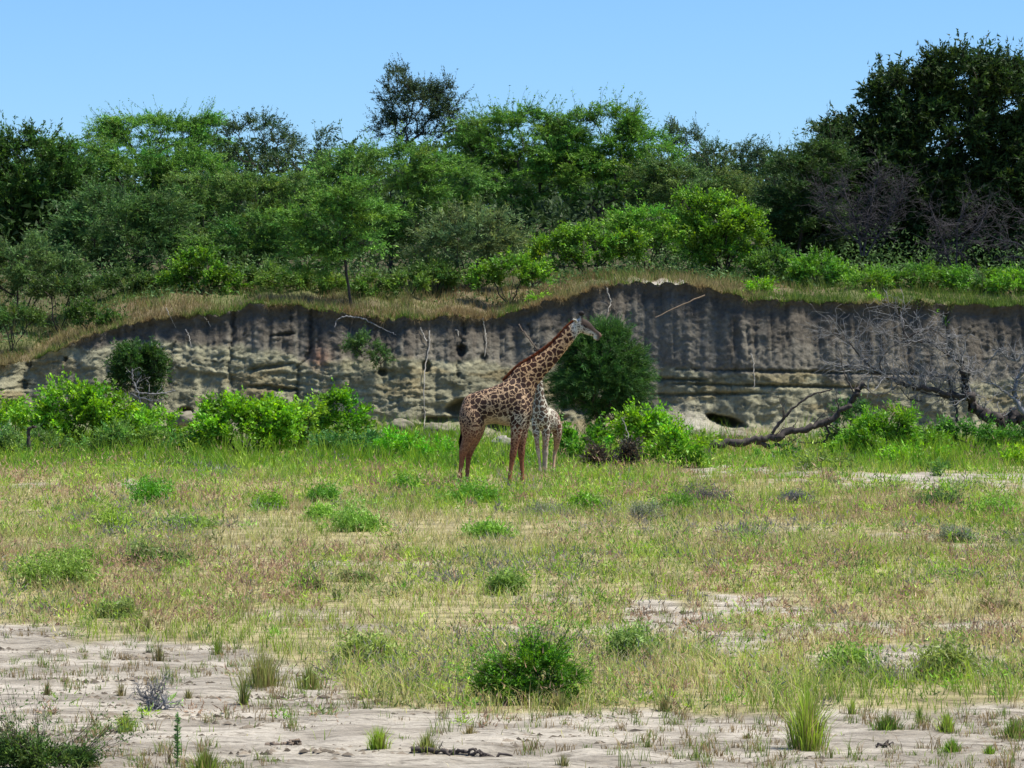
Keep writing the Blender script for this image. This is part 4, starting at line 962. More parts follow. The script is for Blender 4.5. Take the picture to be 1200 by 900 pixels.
def fuse(name, shells, voxel, smooth_it):
    me = bpy.data.meshes.new(name); V, Fc = [], []
    for v, f in shells:
        o = len(V); V += v; Fc += [tuple(i + o for i in q) for q in f]
    me.from_pydata(V, [], Fc); me.update()
    ob = bpy.data.objects.new(name + '_build', me); COL.objects.link(ob)
    r = ob.modifiers.new('r', 'REMESH'); r.mode = 'VOXEL'; r.voxel_size = voxel; r.use_smooth_shade = True
    s_ = ob.modifiers.new('s', 'SMOOTH'); s_.iterations = smooth_it; s_.factor = .5
    dg = bpy.context.evaluated_depsgraph_get(); dg.update()
    m2 = bpy.data.meshes.new_from_object(ob.evaluated_get(dg)); m2.name = name
    bpy.data.objects.remove(ob); bpy.data.meshes.remove(me)
    n = len(m2.vertices); co = np.empty(n * 3, np.float32); m2.vertices.foreach_get('co', co)
    no = np.empty(n * 3, np.float32); m2.vertex_normals.foreach_get('vector', no)
    m2.polygons.foreach_set('use_smooth', np.ones(len(m2.polygons), bool))
    return m2, co.reshape(-1, 3), no.reshape(-1, 3)

def coat_material(name):
    m, n, N, L = nodes_mat(name)
    out = N('ShaderNodeOutputMaterial'); p = N('ShaderNodeBsdfPrincipled'); p.inputs['Roughness'].default_value = .75; p.inputs['Specular IOR Level'].default_value = .2
    def A(nm):
        a = N('ShaderNodeAttribute'); a.attribute_name = nm; return a
    tc = N('ShaderNodeTexCoord'); no = N('ShaderNodeTexNoise'); no.inputs['Scale'].default_value = 9; no.inputs['Detail'].default_value = 4; no.inputs['Roughness'].default_value = .7
    L(tc.outputs['Object'], no.inputs['Vector'])
    sub = N('ShaderNodeVectorMath'); sub.operation = 'SUBTRACT'; sub.inputs[1].default_value = (.5, .5, .5); L(no.outputs['Color'], sub.inputs[0])
    sca = N('ShaderNodeVectorMath'); sca.operation = 'SCALE'; sca.inputs['Scale'].default_value = .16; L(sub.outputs[0], sca.inputs[0])
    add = N('ShaderNodeVectorMath'); add.operation = 'ADD'; L(tc.outputs['Object'], add.inputs[0]); L(sca.outputs[0], add.inputs[1])
    def vor(scale):
        v = N('ShaderNodeTexVoronoi'); v.feature = 'DISTANCE_TO_EDGE'; v.inputs['Scale'].default_value = scale; v.inputs['Randomness'].default_value = .85
        L(add.outputs[0], v.inputs['Vector']); d = N('ShaderNodeMath'); d.operation = 'DIVIDE'; d.inputs[1].default_value = scale; L(v.outputs['Distance'], d.inputs[0]); return d
    vb, vf = vor(7.3), vor(13.0)
    fi = A('fine'); mxd = N('ShaderNodeMix'); mxd.data_type = 'FLOAT'; L(fi.outputs['Fac'], mxd.inputs[0]); L(vb.outputs[0], mxd.inputs[2]); L(vf.outputs[0], mxd.inputs[3])
    th = A('thr'); d2 = N('ShaderNodeMath'); d2.operation = 'SUBTRACT'; L(mxd.outputs[0], d2.inputs[0]); L(th.outputs['Fac'], d2.inputs[1])
    mr = N('ShaderNodeMapRange'); mr.inputs[1].default_value = -.003; mr.inputs[2].default_value = .004; L(d2.outputs[0], mr.inputs[0])
    st_ = A('strength'); mu = N('ShaderNodeMath'); mu.operation = 'MULTIPLY'; L(mr.outputs[0], mu.inputs[0]); L(st_.outputs['Fac'], mu.inputs[1])
    cg_, cp = A('Col'), A('Patch')
    mc = N('ShaderNodeMix'); mc.data_type = 'RGBA'; L(mu.outputs[0], mc.inputs['Factor']); L(cg_.outputs['Color'], mc.inputs[6]); L(cp.outputs['Color'], mc.inputs[7])
    n2 = N('ShaderNodeTexNoise'); n2.inputs['Scale'].default_value = 14; n2.inputs['Detail'].default_value = 5; L(tc.outputs['Object'], n2.inputs['Vector'])
    m2 = N('ShaderNodeMapRange'); m2.inputs[1].default_value = .3; m2.inputs[2].default_value = .7; m2.inputs[3].default_value = .78; m2.inputs[4].default_value = 1.2; L(n2.outputs[0], m2.inputs[0])
    ss = N('ShaderNodeVectorMath'); ss.operation = 'SCALE'; L(mc.outputs[2], ss.inputs[0]); L(m2.outputs[0], ss.inputs['Scale'])
    L(ss.outputs[0], p.inputs['Base Color']); L(p.outputs[0], out.inputs[0])
    return m
M_coat = coat_material('giraffe_coat')
M_hoof = plain_mat('dark_hoof', (.07, .05, .04), .7, .2); M_mane = plain_mat('mane_hair', (.12, .045, .025), .85, .35, 25)
M_black = plain_mat('black_hair', (.018, .015, .014), .8, .3, 25)
M_eye = plain_mat('eye', (.01, .008, .008), .15, .1)

def put_attrs(me, gap, patch, fine, thr, strength):
    for nm, arr in (('Col', gap), ('Patch', patch)):
        at = me.color_attributes.new(nm, 'FLOAT_COLOR', 'POINT'); c = np.ones((len(arr), 4), np.float32); c[:, :3] = arr; at.data.foreach_set('color', c.ravel())
    for nm, arr in (('fine', fine), ('thr', thr), ('strength', strength)):
        at = me.attributes.new(nm, 'FLOAT', 'POINT'); at.data.foreach_set('value', np.asarray(arr, np.float32))
    me.materials.clear(); me.materials.append(M_coat)

def ball(c, r, n=10, m=7, sq=(1, 1, 1)):
    V, Fc = [], []
    for i in range(m + 1):
        a = math.pi * i / m
        for j in range(n):
            b = 2 * math.pi * j / n; V.append((c[0] + r * sq[0] * math.sin(a) * math.cos(b), c[1] + r * sq[1] * math.sin(a) * math.sin(b), c[2] + r * sq[2] * math.cos(a)))
    for i in range(m):
        for j in range(n): Fc.append((i * n + j, i * n + (j + 1) % n, (i + 1) * n + (j + 1) % n, (i + 1) * n + j))
    return V, Fc
def child(name, shell, mat, root):
    me = bpy.data.meshes.new(name); me.from_pydata(shell[0], [], shell[1]); me.update(); me.materials.append(mat)
    me.polygons.foreach_set('use_smooth', np.ones(len(me.polygons), bool)); return link(name, me, root)

K = 47.0
def g(u, v, y=0.0): return ((u - 578) / K, y, (570 - v) / K)
Ylat = (0, 1, 0)
def leg(stations, y0s, n=14):
    """stations (u, v, radius); y0s lateral offsets"""
    P = [g(u, v, y) for (u, v, r), y in zip(stations, y0s)]; R = np.array([s[2] for s in stations])
    P, A_, B_ = refine(P, R * .86, R); return loft(P, A_, B_, Ylat, n)
sh = []
ts = [(541.2, 473, 489, .10), (543.5, 467, 496, .22), (548, 462.5, 501, .30), (556, 459, 504, .35), (566, 456, 499, .37), (577, 452.5, 496, .41), (588, 447.5, 497.5, .42), (597, 442, 499, .39), (606, 441, 499, .34), (614, 446, 497, .28), (620.5, 454, 491, .20), (624.5, 462, 482, .10)]
P = [g(u, (a + b) / 2) for u, a, b, w in ts]; P, A_, B_ = refine(P, [t[3] for t in ts], [(t[2] - t[1]) / 2 / K for t in ts])
sh.append(loft(P, A_, B_, Ylat, 28, (0, 0, 1)))
ns = [((586, 449), (617, 486), .24), ((595, 440.5), (624.5, 466), .21), ((602.8, 432.5), (630, 451.5), .165), ((610.5, 427), (634.5, 446), .145), ((619.4, 421.5), (639, 439.5), .13), ((629, 415.8), (644.5, 433.5), .118), ((639, 408.8), (650, 426.5), .108), ((647.5, 401.5), (656.5, 418), .10), ((655.5, 393.2), (663.5, 409.5), .095), ((663, 384.5), (668.5, 401.5), .09), ((669.4, 378.5), (673.2, 394.5), .088), ((674, 375.5), (677.5, 391), .08)]
P = [g((a[0] + b[0]) / 2, (a[1] + b[1]) / 2) for a, b, w in ns]; T_ = [math.hypot(a[0] - b[0], a[1] - b[1]) / 2 / K for a, b, w in ns]
P, A_, B_ = refine(P, [t[2] for t in ns], T_); sh.append(loft(P, A_, B_, Ylat, 22))
# head: skull, cheek, muzzle
hs = [(673, 381, 5.0, .075), (677, 380.2, 7.6, .10), (682.5, 381, 8.4, .115), (687.5, 384, 7.8, .105), (692, 387, 6.2, .08), (696, 389.3, 4.7, .065), (699.5, 391.4, 4.2, .06), (702, 393.3, 3.9, .055), (703.8, 395, 2.6, .035)]
P = [g(u, v) for u, v, h, w in hs]; P, A_, B_ = refine(P, [t[3] for t in hs], [t[2] / K for t in hs]); sh.append(loft(P, A_, B_, Ylat, 18))
sh.append(loft([g(696, 394.5), g(699.5, 396.6), g(702, 397.6)], [.05, .05, .03], [.05, .045, .03], Ylat, 12))    # lower jaw
for yy in (-.055, .055):
    sh.append(loft([g(680.5, 376, yy), g(681, 371.5, yy), g(681.3, 366.3, yy * 1.1)], [.05, .042, .045], [.05, .042, .045], Ylat, 10))
    sh.append(loft([g(676.5, 377, yy * 1.3), g(674, 375.2, yy * 2.6), g(671.8, 374.2, yy * 3.9), g(670.8, 374.0, yy * 4.5)], [.03, .05, .04, .012], [.022, .05, .045, .012], (.3, .95, 0), 10))
hy = -.17
sh.append(leg([(556, 463, .05), (555, 472, .24), (554, 480, .31), (553, 492, .33), (552, 504, .255), (549.5, 514, .18), (545.8, 522, .135), (543, 528.5, .115), (541.7, 536, .078), (540.5, 546, .064), (539.3, 555, .060), (538.4, 561, .068), (537.8, 566, .064), (537.4, 569, .075)], [-.04, -.08, -.12, -.15, -.19, -.2, -.19, -.18, -.18, -.18, -.18, -.18, -.18, -.18]))
sh.append(leg([(557, 463, .05), (556, 472, .22), (556, 480, .29), (556.5, 492, .30), (557, 503, .24), (555.5, 513, .17), (552.5, 522, .125), (550.3, 528.5, .108), (549, 536, .075), (548, 546, .062), (547.3, 555, .058), (546.9, 561, .066), (546.9, 566, .062), (547, 569, .073)], [.04, .08, .12, .15, .19, .2, .19, .18, .18, .18, .18, .18, .18, .18]))
sh.append(leg([(606, 450, .05), (607, 460, .2), (608, 470, .25), (608, 482, .27), (607, 494, .205), (605.3, 504, .155), (603.8, 515, .12), (602.4, 524, .098), (601, 532, .094), (600, 538, .072), (598.9, 547, .058), (597.9, 556, .055), (597.2, 562, .066), (596.8, 566, .06), (596.4, 569, .072)], [-.04, -.1, -.14, -.16, -.19, -.2, -.2, -.2, -.2, -.2, -.2, -.2, -.2, -.2, -.2]))
sh.append(leg([(610, 450, .05), (611, 460, .17), (612, 470, .22), (612.5, 482, .24), (612.8, 494, .19), (612.2, 504, .148), (611.7, 515, .116), (611.2, 524, .096), (611, 532, .092), (611.2, 538, .070), (611.6, 547, .057), (612, 556, .054), (612.3, 562, .065), (612.5, 566, .06), (612.6, 569, .07)], [.04, .1, .14, .16, .19, .2, .2, .2, .2, .2, .2, .2, .2, .2, .2]))
me, co, no = fuse('body', sh, .022, 3)
X_, Y_, Z_ = co.T
# region weights
uu = X_ * K + 578; vv = 570 - Z_ * K
legw = smooth((vv - 492) / 14)
hind = smooth((575 - uu) / 18); rumpw = smooth((560 - uu) / 14) * (1 - smooth((vv - 500) / 10))
neckt = np.clip(((uu - 605) * 1 + (450 - vv) * .9) / 120, 0, 1)      # 0 at the chest, 1 at the head
neckw = smooth((uu + (450 - vv) * .8 - 608) / 22) * smooth((505 - vv) / 10)
face = smooth((uu - 668 + (392 - vv) * .25) / 6) * (vv < 405)
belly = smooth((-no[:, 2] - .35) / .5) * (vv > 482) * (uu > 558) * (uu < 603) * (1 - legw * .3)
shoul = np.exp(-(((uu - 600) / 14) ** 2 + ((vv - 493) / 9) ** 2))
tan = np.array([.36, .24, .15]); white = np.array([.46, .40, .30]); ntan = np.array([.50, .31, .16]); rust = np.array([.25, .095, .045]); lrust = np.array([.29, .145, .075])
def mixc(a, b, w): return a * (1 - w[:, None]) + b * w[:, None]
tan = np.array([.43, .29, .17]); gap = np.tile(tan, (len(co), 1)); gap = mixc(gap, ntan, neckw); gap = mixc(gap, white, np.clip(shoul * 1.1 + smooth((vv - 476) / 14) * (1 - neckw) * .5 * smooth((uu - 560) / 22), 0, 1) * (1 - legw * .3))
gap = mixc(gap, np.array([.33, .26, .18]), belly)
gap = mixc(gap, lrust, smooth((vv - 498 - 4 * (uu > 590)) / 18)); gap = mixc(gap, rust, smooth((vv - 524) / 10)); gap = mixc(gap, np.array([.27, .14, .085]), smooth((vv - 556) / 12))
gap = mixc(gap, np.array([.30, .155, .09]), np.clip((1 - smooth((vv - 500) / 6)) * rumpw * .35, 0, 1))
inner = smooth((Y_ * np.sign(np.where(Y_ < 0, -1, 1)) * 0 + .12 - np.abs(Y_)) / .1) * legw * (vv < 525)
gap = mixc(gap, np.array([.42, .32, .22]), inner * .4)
patch = np.tile(np.array([.030, .014, .010]), (len(co), 1)); patch = mixc(patch, np.array([.048, .017, .010]), neckw * .8); patch = mixc(patch, np.array([.10, .032, .017]), legw)
gap = mixc(gap, np.array([.44, .42, .36]), face); patch = mixc(patch, np.array([.075, .055, .045]), face)
# brown forehead and nose ridge, dark muzzle end, black horn tops
hd_ = (uu - 678) * -.515 + (vv - 379) * .857           # pixels below the line from brow to nostril
ridge = smooth((.6 - hd_) / 2.2) * smooth((uu - 679) / 3) * (uu > 674) * (vv < 402)
cheek = np.exp(-(((uu - 684.5) / 3.5) ** 2 + ((vv - 385.5) / 3) ** 2)) * face
gap = mixc(gap, np.array([.24, .21, .18]), cheek * .7)
gap = mixc(gap, np.array([.032, .020, .014]), ridge); patch = mixc(patch, np.array([.028, .018, .013]), ridge)
muz = smooth((uu - 697.5) / 3.0) * face; gap = mixc(gap, np.array([.035, .025, .02]), muz * .85); lip = smooth((uu - 702) / 1.0) * face; gap = mixc(gap, np.array([.10, .052, .038]), lip)
horn = smooth((371 - vv) / 1.5); gap = mixc(gap, np.array([.018, .016, .016]), horn); patch = mixc(patch, np.array([.018, .016, .016]), horn)
fine = np.clip(np.maximum(np.maximum(legw, rumpw * .9), face), 0, 1)
fine = (fine > .5).astype(float)
thr = .0072 + .0065 * neckw * (.3 + .7 * neckt); thr = thr * (1 - fine) + .0068 * fine; thr = thr + face * .006; thr = thr + belly * .008
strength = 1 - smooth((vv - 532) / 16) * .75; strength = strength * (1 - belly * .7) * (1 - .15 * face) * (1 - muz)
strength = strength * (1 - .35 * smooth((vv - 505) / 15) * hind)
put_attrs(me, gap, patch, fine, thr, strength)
ax, ay = (578 - 600) * 70 / F, 70.0
adult = thing('giraffe', 'adult giraffe seen from the side, brown blotches and rusty legs, neck stretched to the right', 'giraffe', (ax, ay, float(ground_z(ax, ay))))
link('body', me, adult)
for (u, v, y) in ((537.2, 568.5, -.18), (547, 568.5, .18), (596.2, 568.5, -.2), (612.6, 568.5, .2)):
    a_ = np.array(g(u, v, y)); child('hoof', loft([a_ + [0, 0, .05], a_ + [.015, 0, 0], a_ + [.03, 0, -.035]], [.062, .078, .085], [.068, .088, .10], Ylat, 12, (1, 0, 0)), M_hoof, adult)
for yy in (-.107, .107): child('eye', ball(g(685.3, 381.3, yy), .032, 12, 8, (1.3, .8, .8)), M_eye, adult)
for yy in (-.055, .055): child('horn_tuft', ball(g(681.3, 366.6, yy * 1.1), .062, 10, 7, (1.25, .9, .95)), M_black, adult)
rg = np.random.default_rng(31)
mp = np.array([g(590, 445), g(594, 440.6), g(602.8, 431.8), g(610.5, 426.2), g(619.4, 420.8), g(629, 415.0), g(639, 408.0), g(647.5, 400.8), g(655.5, 392.5), g(663, 383.8), g(669.4, 377.8), g(673, 375.2)])
mt = np.linspace(0, 1, len(mp)); q = rg.uniform(0, 1, 5200); Pm = np.stack([np.interp(q, mt, mp[:, i]) for i in range(3)], 1) + rg.normal(0, .010, (5200, 3)) - np.array([0, 0, .012]); Pm[:, 1] += rg.normal(0, .012, 5200)
Dm = np.array([-.62, 0, .75]) + rg.normal(0, .18, (5200, 3))
v_, f_, c_ = leaves(Pm, Dm, rg.uniform(.04, .085, 5200) * (.5 + .5 * np.sin(np.clip(q, .05, .95) * 3.14)), np.full(5200, .018), np.array([.17, .055, .028]) * rg.uniform(.6, 1.25, (5200, 1)), rg)
link('mane', mesh_np('mane', v_, f_, M_grass, c_), adult)
tail = [g(542, 476), g(540.2, 482), g(540.0, 492), g(540.3, 502), g(540.5, 510)]
tl = child('tail', loft(*refine(tail, [.04, .032, .026, .020, .016], [.04, .032, .026, .02, .016]), Ylat, 8), M_mane, adult)
nq = 900; tq = rg.uniform(0, 1, nq); Pt = np.array(g(540.5, 508)) + np.stack([rg.normal(0, .012, nq), rg.normal(0, .012, nq), -tq * .18], 1)
v_, f_, c_ = leaves(Pt, np.array([-.12, 0, -1]) + rg.normal(0, .12, (nq, 3)), rg.uniform(.1, .26, nq), np.full(nq, .012), np.array([.03, .018, .014]) * rg.uniform(.6, 1.3, (nq, 1)), rg)
link('tail_tuft', mesh_np('tail_tuft', v_, f_, M_grass, c_), tl)

# young giraffe, facing the camera behind the adult's neck
sh = []
st_ = [(-.10, -.50, 1.60, .10, .15), (-.10, -.40, 1.56, .22, .29), (-.08, -.20, 1.54, .27, .36), (-.02, .05, 1.52, .28, .37), (.07, .30, 1.49, .28, .35), (.15, .55, 1.46, .28, .32), (.22, .78, 1.44, .25, .27), (.26, .93, 1.42, .14, .16)]
P, A_, B_ = refine([s_[:3] for s_ in st_], [s_[3] for s_ in st_], [s_[4] for s_ in st_]); sh.append(loft(P, A_, B_, (.95, -.28, 0), 24, (0, 0, 1)))
nk = [(-.09, -.22, 1.62, .26), (-.11, -.30, 1.84, .215), (-.125, -.36, 2.05, .155), (-.14, -.40, 2.25, .118), (-.15, -.43, 2.55, .098), (-.17, -.45, 2.85, .088), (-.20, -.46, 3.08, .085), (-.21, -.45, 3.2, .075)]
P, A_, B_ = refine([s_[:3] for s_ in nk], [s_[3] for s_ in nk], [s_[3] * 1.12 for s_ in nk]); sh.append(loft(P, A_, B_, (1, 0, 0), 18))
hd = [(-.21, -.38, 3.16, .07, .07), (-.21, -.46, 3.19, .095, .10), (-.20, -.58, 3.14, .09, .095), (-.19, -.72, 3.05, .065, .07), (-.18, -.84, 2.97, .055, .055), (-.175, -.90, 2.93, .045, .04)]
P, A_, B_ = refine([s_[:3] for s_ in hd], [s_[3] for s_ in hd], [s_[4] for s_ in hd]); sh.append(loft(P, A_, B_, (1, 0, 0), 16))
for sx in (-1, 1):
    sh.append(loft([(-.21 + sx * .05, -.46, 3.25), (-.21 + sx * .055, -.46, 3.34), (-.21 + sx * .06, -.46, 3.41)], [.032, .024, .026], [.032, .024, .026], (1, 0, 0), 8))
    sh.append(loft([(-.21 + sx * .08, -.43, 3.22), (-.21 + sx * .15, -.42, 3.24), (-.21 + sx * .22, -.42, 3.25)], [.025, .045, .012], [.025, .045, .012], (0, .3, 1), 8))
def yleg(pts):
    P, A_, B_ = refine([p[:3] for p in pts], [p[3] * .9 for p in pts], [p[3] for p in pts]); return loft(P, A_, B_, (1, 0, 0), 12)
sh.append(yleg([(-.24, -.22, 1.50, .15), (-.235, -.27, 1.22, .12), (-.215, -.29, .95, .085), (-.19, -.29, .72, .066), (-.17, -.29, .58, .068), (-.155, -.29, .46, .05), (-.13, -.29, .24, .043), (-.12, -.29, .12, .05), (-.115, -.30, .03, .052)]))
sh.append(yleg([(.04, -.22, 1.50, .15), (.05, -.27, 1.22, .12), (.05, -.29, .95, .085), (.045, -.29, .72, .066), (.045, -.29, .58, .068), (.045, -.29, .46, .05), (.04, -.29, .24, .043), (.04, -.29, .12, .05), (.04, -.30, .03, .052)]))
sh.append(yleg([(.33, .62, 1.40, .19), (.37, .62, 1.12, .155), (.36, .66, .88, .11), (.335, .76, .68, .078), (.315, .80, .58, .072), (.295, .77, .44, .05), (.275, .72, .22, .043), (.27, .70, .12, .05), (.27, .68, .03, .052)]))
sh.append(yleg([(.08, .62, 1.40, .19), (.06, .62, 1.12, .15), (.04, .66, .88, .105), (.02, .76, .68, .078), (.01, .80, .58, .072), (.0, .77, .44, .05), (-.01, .72, .22, .043), (-.01, .70, .12, .05), (-.01, .68, .03, .052)]))
me, co, no = fuse('body', sh, .021, 2)
X_, Y_, Z_ = co.T
legw = smooth((1.18 - Z_) / .3); face = smooth((Z_ - 3.02) / .08)
gap = np.tile(np.array([.52, .49, .39]), (len(co), 1)); back = smooth((Y_ - .1) / .5); gap = mixc(gap, np.array([.46, .39, .29]), back)
gap = mixc(gap, np.array([.40, .32, .24]), legw * (1 - back)); gap = mixc(gap, np.array([.38, .25, .16]), legw * back)
patch = np.tile(np.array([.085, .055, .036]), (len(co), 1)); patch = mixc(patch, np.array([.10, .04, .022]), back); patch = mixc(patch, np.array([.20, .11, .07]), legw)
horn = smooth((Z_ - 3.36) / .03); gap = mixc(gap, np.array([.02, .018, .018]), horn); patch = mixc(patch, np.array([.02, .018, .018]), horn)
fine = np.clip(legw, 0, 1); fine = (fine > .5).astype(float); thr = .0085 * (1 - fine) + .0075 * fine; strength = (1 - smooth((.75 - Z_) / .2) * .8) * (1 - .4 * face)
put_attrs(me, gap, patch, fine, thr, strength)
yx, yy = (638 - 600) * 78 / F, 78.0
young = thing('giraffe', 'young pale giraffe facing the camera, standing behind the neck of the adult', 'giraffe', (yx, yy, float(ground_z(yx, yy))))
link('body', me, young)
for (a, b) in ((-.115, -.30), (.04, -.30), (.27, .68), (-.01, .68)): child('hoof', loft([(a, b, .06), (a, b - .01, .02), (a, b - .02, -.02)], [.05, .062, .068], [.055, .07, .078], (1, 0, 0), 10, (0, 1, 0)), M_hoof, young)
for sx in (-1, 1):
    child('eye', ball((-.205 + sx * .083, -.56, 3.17), .018), M_eye, young); child('horn_tuft', ball((-.21 + sx * .06, -.46, 3.41), .032), M_black, young)
v_, f_, c_ = leaves(np.stack([np.interp(q[:2000], [0, .5, 1], [-.1, -.15, -.2]), np.interp(q[:2000], [0, .5, 1], [-.05, -.29, -.38]), np.interp(q[:2000], [0, .5, 1], [1.95, 2.45, 3.1])], 1), np.array([0, .8, .5]) + rg.normal(0, .2, (2000, 3)), np.full(2000, .07), np.full(2000, .02), np.array([.14, .06, .035]) * rg.uniform(.6, 1.2, (2000, 1)), rg)
link('mane', mesh_np('mane', v_, f_, M_grass, c_), young)

# ------------------------------------------------------------------ dead wood
def dead(name, label, cat, limbs, depth, mat, seed, twigs=10, tl=1.1, r_min=.008, z0=None, twig_mat=None, sub=3, part='trunk', twname='twigs', bias=(0, 0, .3), dspread=.25):
    """limbs: list of (list of (u, v[, dd]), r0, r1)"""
    rng = np.random.default_rng(seed); k = depth / F
    L_, tw = [], []
    for pts, r0, r1 in limbs:
        P = np.array([W(p[0], p[1], depth + (p[2] if len(p) > 2 else 0)) for p in pts]); m = max(8, len(P) * 5)
        tt = np.linspace(0, len(P) - 1, m); Q = np.stack([np.interp(tt, range(len(P)), P[:, i]) for i in range(3)], 1)
        for _ in range(2): Q[1:-1] = (Q[:-2] + Q[1:-1] * 2 + Q[2:]) / 4
        Q[1:-1] += rng.normal(0, max(r0 * .30, .012), (m - 2, 3))
        R = np.linspace(r0, r1, m) * (1 + .12 * rng.normal(0, 1, m)).clip(.7, 1.3); L_.append((Q, R))
        nt_ = int(twigs * np.linalg.norm(P[-1] - P[0]))
        for _ in range(nt_):
            i = rng.integers(int(m * .2), m); base = Q[i]; Tn = Q[min(i + 1, m - 1)] - Q[i - 1]; Tn /= np.linalg.norm(Tn) + 1e-9
            d = Tn * .5 + rng.normal(0, .7, 3) * np.array([1, .6, 1]) + np.array(bias); d /= np.linalg.norm(d); ln = tl * rng.uniform(.3, 1)
            w = wobble(base, base + d * ln, 6, .35, rng); rr = min(R[i] * .5, .028); tw.append((w, np.linspace(rr, r_min * .5, 6)))
            for _ in range(sub):
                j = rng.integers(1, 6); d2 = d * .6 + rng.normal(0, .8, 3) * np.array([1, .6, 1]); d2 /= np.linalg.norm(d2); l2 = ln * rng.uniform(.2, .6)
                tw.append((wobble(w[j], w[j] + d2 * l2, 4, .3, rng), np.linspace(rr * .5, r_min * .35, 4)))
    b = L_[0][0][0]; root = thing(name, label, cat, tuple(b))
    v, f = tubes(L_, 8); link(part, mesh_np(part, v - b, f, mat, None, True), root)
    if tw: v, f = tubes(tw, 4); link(twname, mesh_np(twname, v - b, f, twig_mat or mat, None, True), root, 'stuff')
    return root
dead('fallen_trunk', 'long dark fallen trunk lying at the foot of the bank, its right end raised', 'dead tree', [
    ([(832, 521), (860, 519), (885, 517), (905, 514), (930, 506), (957, 500), (975, 492), (992, 478), (1002, 462), (1013, 450)], .13, .09),
    ([(885, 517), (905, 524), (925, 520)], .09, .05), ([(905, 508), (918, 490), (930, 478), (950, 463), (975, 456)], .055, .02),
    ([(957, 500), (968, 498), (972, 508), (966, 518), (950, 519)], .05, .03), ([(1002, 462), (990, 440), (984, 420)], .03, .012)], 92.5, M_deaddark, 601, twigs=2.0, tl=.9)
dead('dead_tree', 'toppled grey dead tree with tangled crown reaching left from its thick black trunk', 'dead tree', [
    ([(1206, 492), (1185, 490), (1165, 490), (1150, 484), (1140, 474), (1133, 458), (1132, 440), (1127, 425)], .27, .09),
    ([(1136, 466), (1110, 461), (1080, 455), (1055, 448), (1030, 438), (1012, 434), (990, 431)], .11, .03),
    ([(1127, 425), (1110, 415), (1092, 402), (1075, 400), (1058, 402)], .05, .018), ([(1060, 400), (1058, 380), (1050, 365), (1042, 357)], .035, .01),
    ([(1060, 396), (1080, 388), (1092, 385), (1105, 395), (1115, 402)], .03, .01), ([(1030, 438), (1015, 425), (1002, 410), (990, 395), (975, 390)], .035, .01),
    ([(1122, 475), (1115, 462), (1112, 445), (1108, 440), (1090, 442)], .045, .02), ([(1122, 495), (1121, 478), (1112, 466), (1090, 462), (1070, 456)], .05, .02),
    ([(1080, 470), (1065, 468), (1055, 455)], .03, .012), ([(1035, 440), (1030, 425), (1040, 410), (1060, 398)], .022, .01)], 98, M_deaddark, 602, twigs=13, tl=1.2, twig_mat=M_dead, sub=5, r_min=.014)
dead('dead_tree', 'pale grey dead tree cut by the right border below the dark wall', 'dead tree', [
    ([(1215, 500), (1196, 480), (1188, 462), (1192, 445), (1205, 430)], .12, .05), ([(1192, 470), (1178, 460), (1165, 450), (1150, 447)], .05, .015),
    ([(1230, 415), (1205, 410), (1190, 424), (1178, 418), (1170, 408)], .05, .015), ([(1170, 410), (1160, 424), (1150, 436)], .03, .01), ([(1210, 470), (1200, 440), (1206, 420)], .05, .02)], 96, M_dead, 603, twigs=11, tl=.9, sub=4)
dead('dead_bush', 'grey leafless bramble draped over the front of the huge dark tree', 'dead bush', [
    ([(1010, 300), (1000, 250), (985, 215)], .05, .015), ([(1012, 300), (1020, 240), (1030, 200)], .05, .015), ([(1015, 300), (1045, 250), (1062, 215)], .045, .012), ([(1010, 290), (975, 250), (962, 225)], .04, .012)], 118.6, M_bramble, 604, twigs=22, tl=1.3, sub=6, bias=(0, 0, .1))
dead('dead_bush', 'whitish drooping dead branches before the middle of the huge dark tree', 'dead bush', [
    ([(1120, 320), (1122, 260), (1140, 228)], .045, .012), ([(1118, 320), (1100, 270), (1088, 236)], .045, .012), ([(1122, 300), (1150, 260), (1158, 240)], .04, .012)], 118.2, M_bramble, 605, twigs=18, tl=1.3, sub=5, bias=(0, 0, -.5))
dead('dead_bush', 'pale dead branches entering from the right border above the bank', 'dead bush', [
    ([(1225, 325), (1195, 285), (1172, 282), (1160, 276)], .05, .012), ([(1225, 315), (1205, 260), (1192, 245)], .04, .012), ([(1220, 320), (1195, 300), (1180, 302)], .04, .012)], 116, M_bramble, 606, twigs=11, tl=1.0, sub=5, bias=(-.3, 0, .1))
dead('dead_branch', 'hooked black branch stub rising from the scrub at far left', 'branch', [([(34, 524), (33, 510), (34, 502), (38, 499.5), (42, 500)], .055, .035)], 89, M_deaddark, 607, twigs=0)
dead('dead_branch', 'bleached branches jutting under the dark hanging wall shrub', 'branch', [
    ([(165, 472), (160, 455), (155, 445), (155, 432)], .035, .018), ([(162, 460), (180, 462), (196, 460), (206, 457)], .035, .015), ([(165, 466), (178, 470), (192, 468)], .03, .015), ([(165, 468), (155, 461), (145, 462)], .03, .012), ([(160, 450), (166, 440)], .02, .01)], 104.5, M_dead, 608, twigs=5, tl=.6, sub=2)
dead('dead_branch', 'curved pale stick in the dark hollow under the herb mound', 'branch', [([(118, 541), (124, 536), (132, 536), (138, 541)], .03, .018)], 86.5, M_root, 609, twigs=0)
dead('dead_branch', 'white forked stick poking up from the dark brush heap', 'branch', [([(740, 543), (738, 532), (736, 524), (736, 510), (733, 498), (728, 489)], .026, .010), ([(738, 532), (743, 524), (744, 516)], .016, .008)], 82.2, M_root, 610, twigs=3, tl=.4)
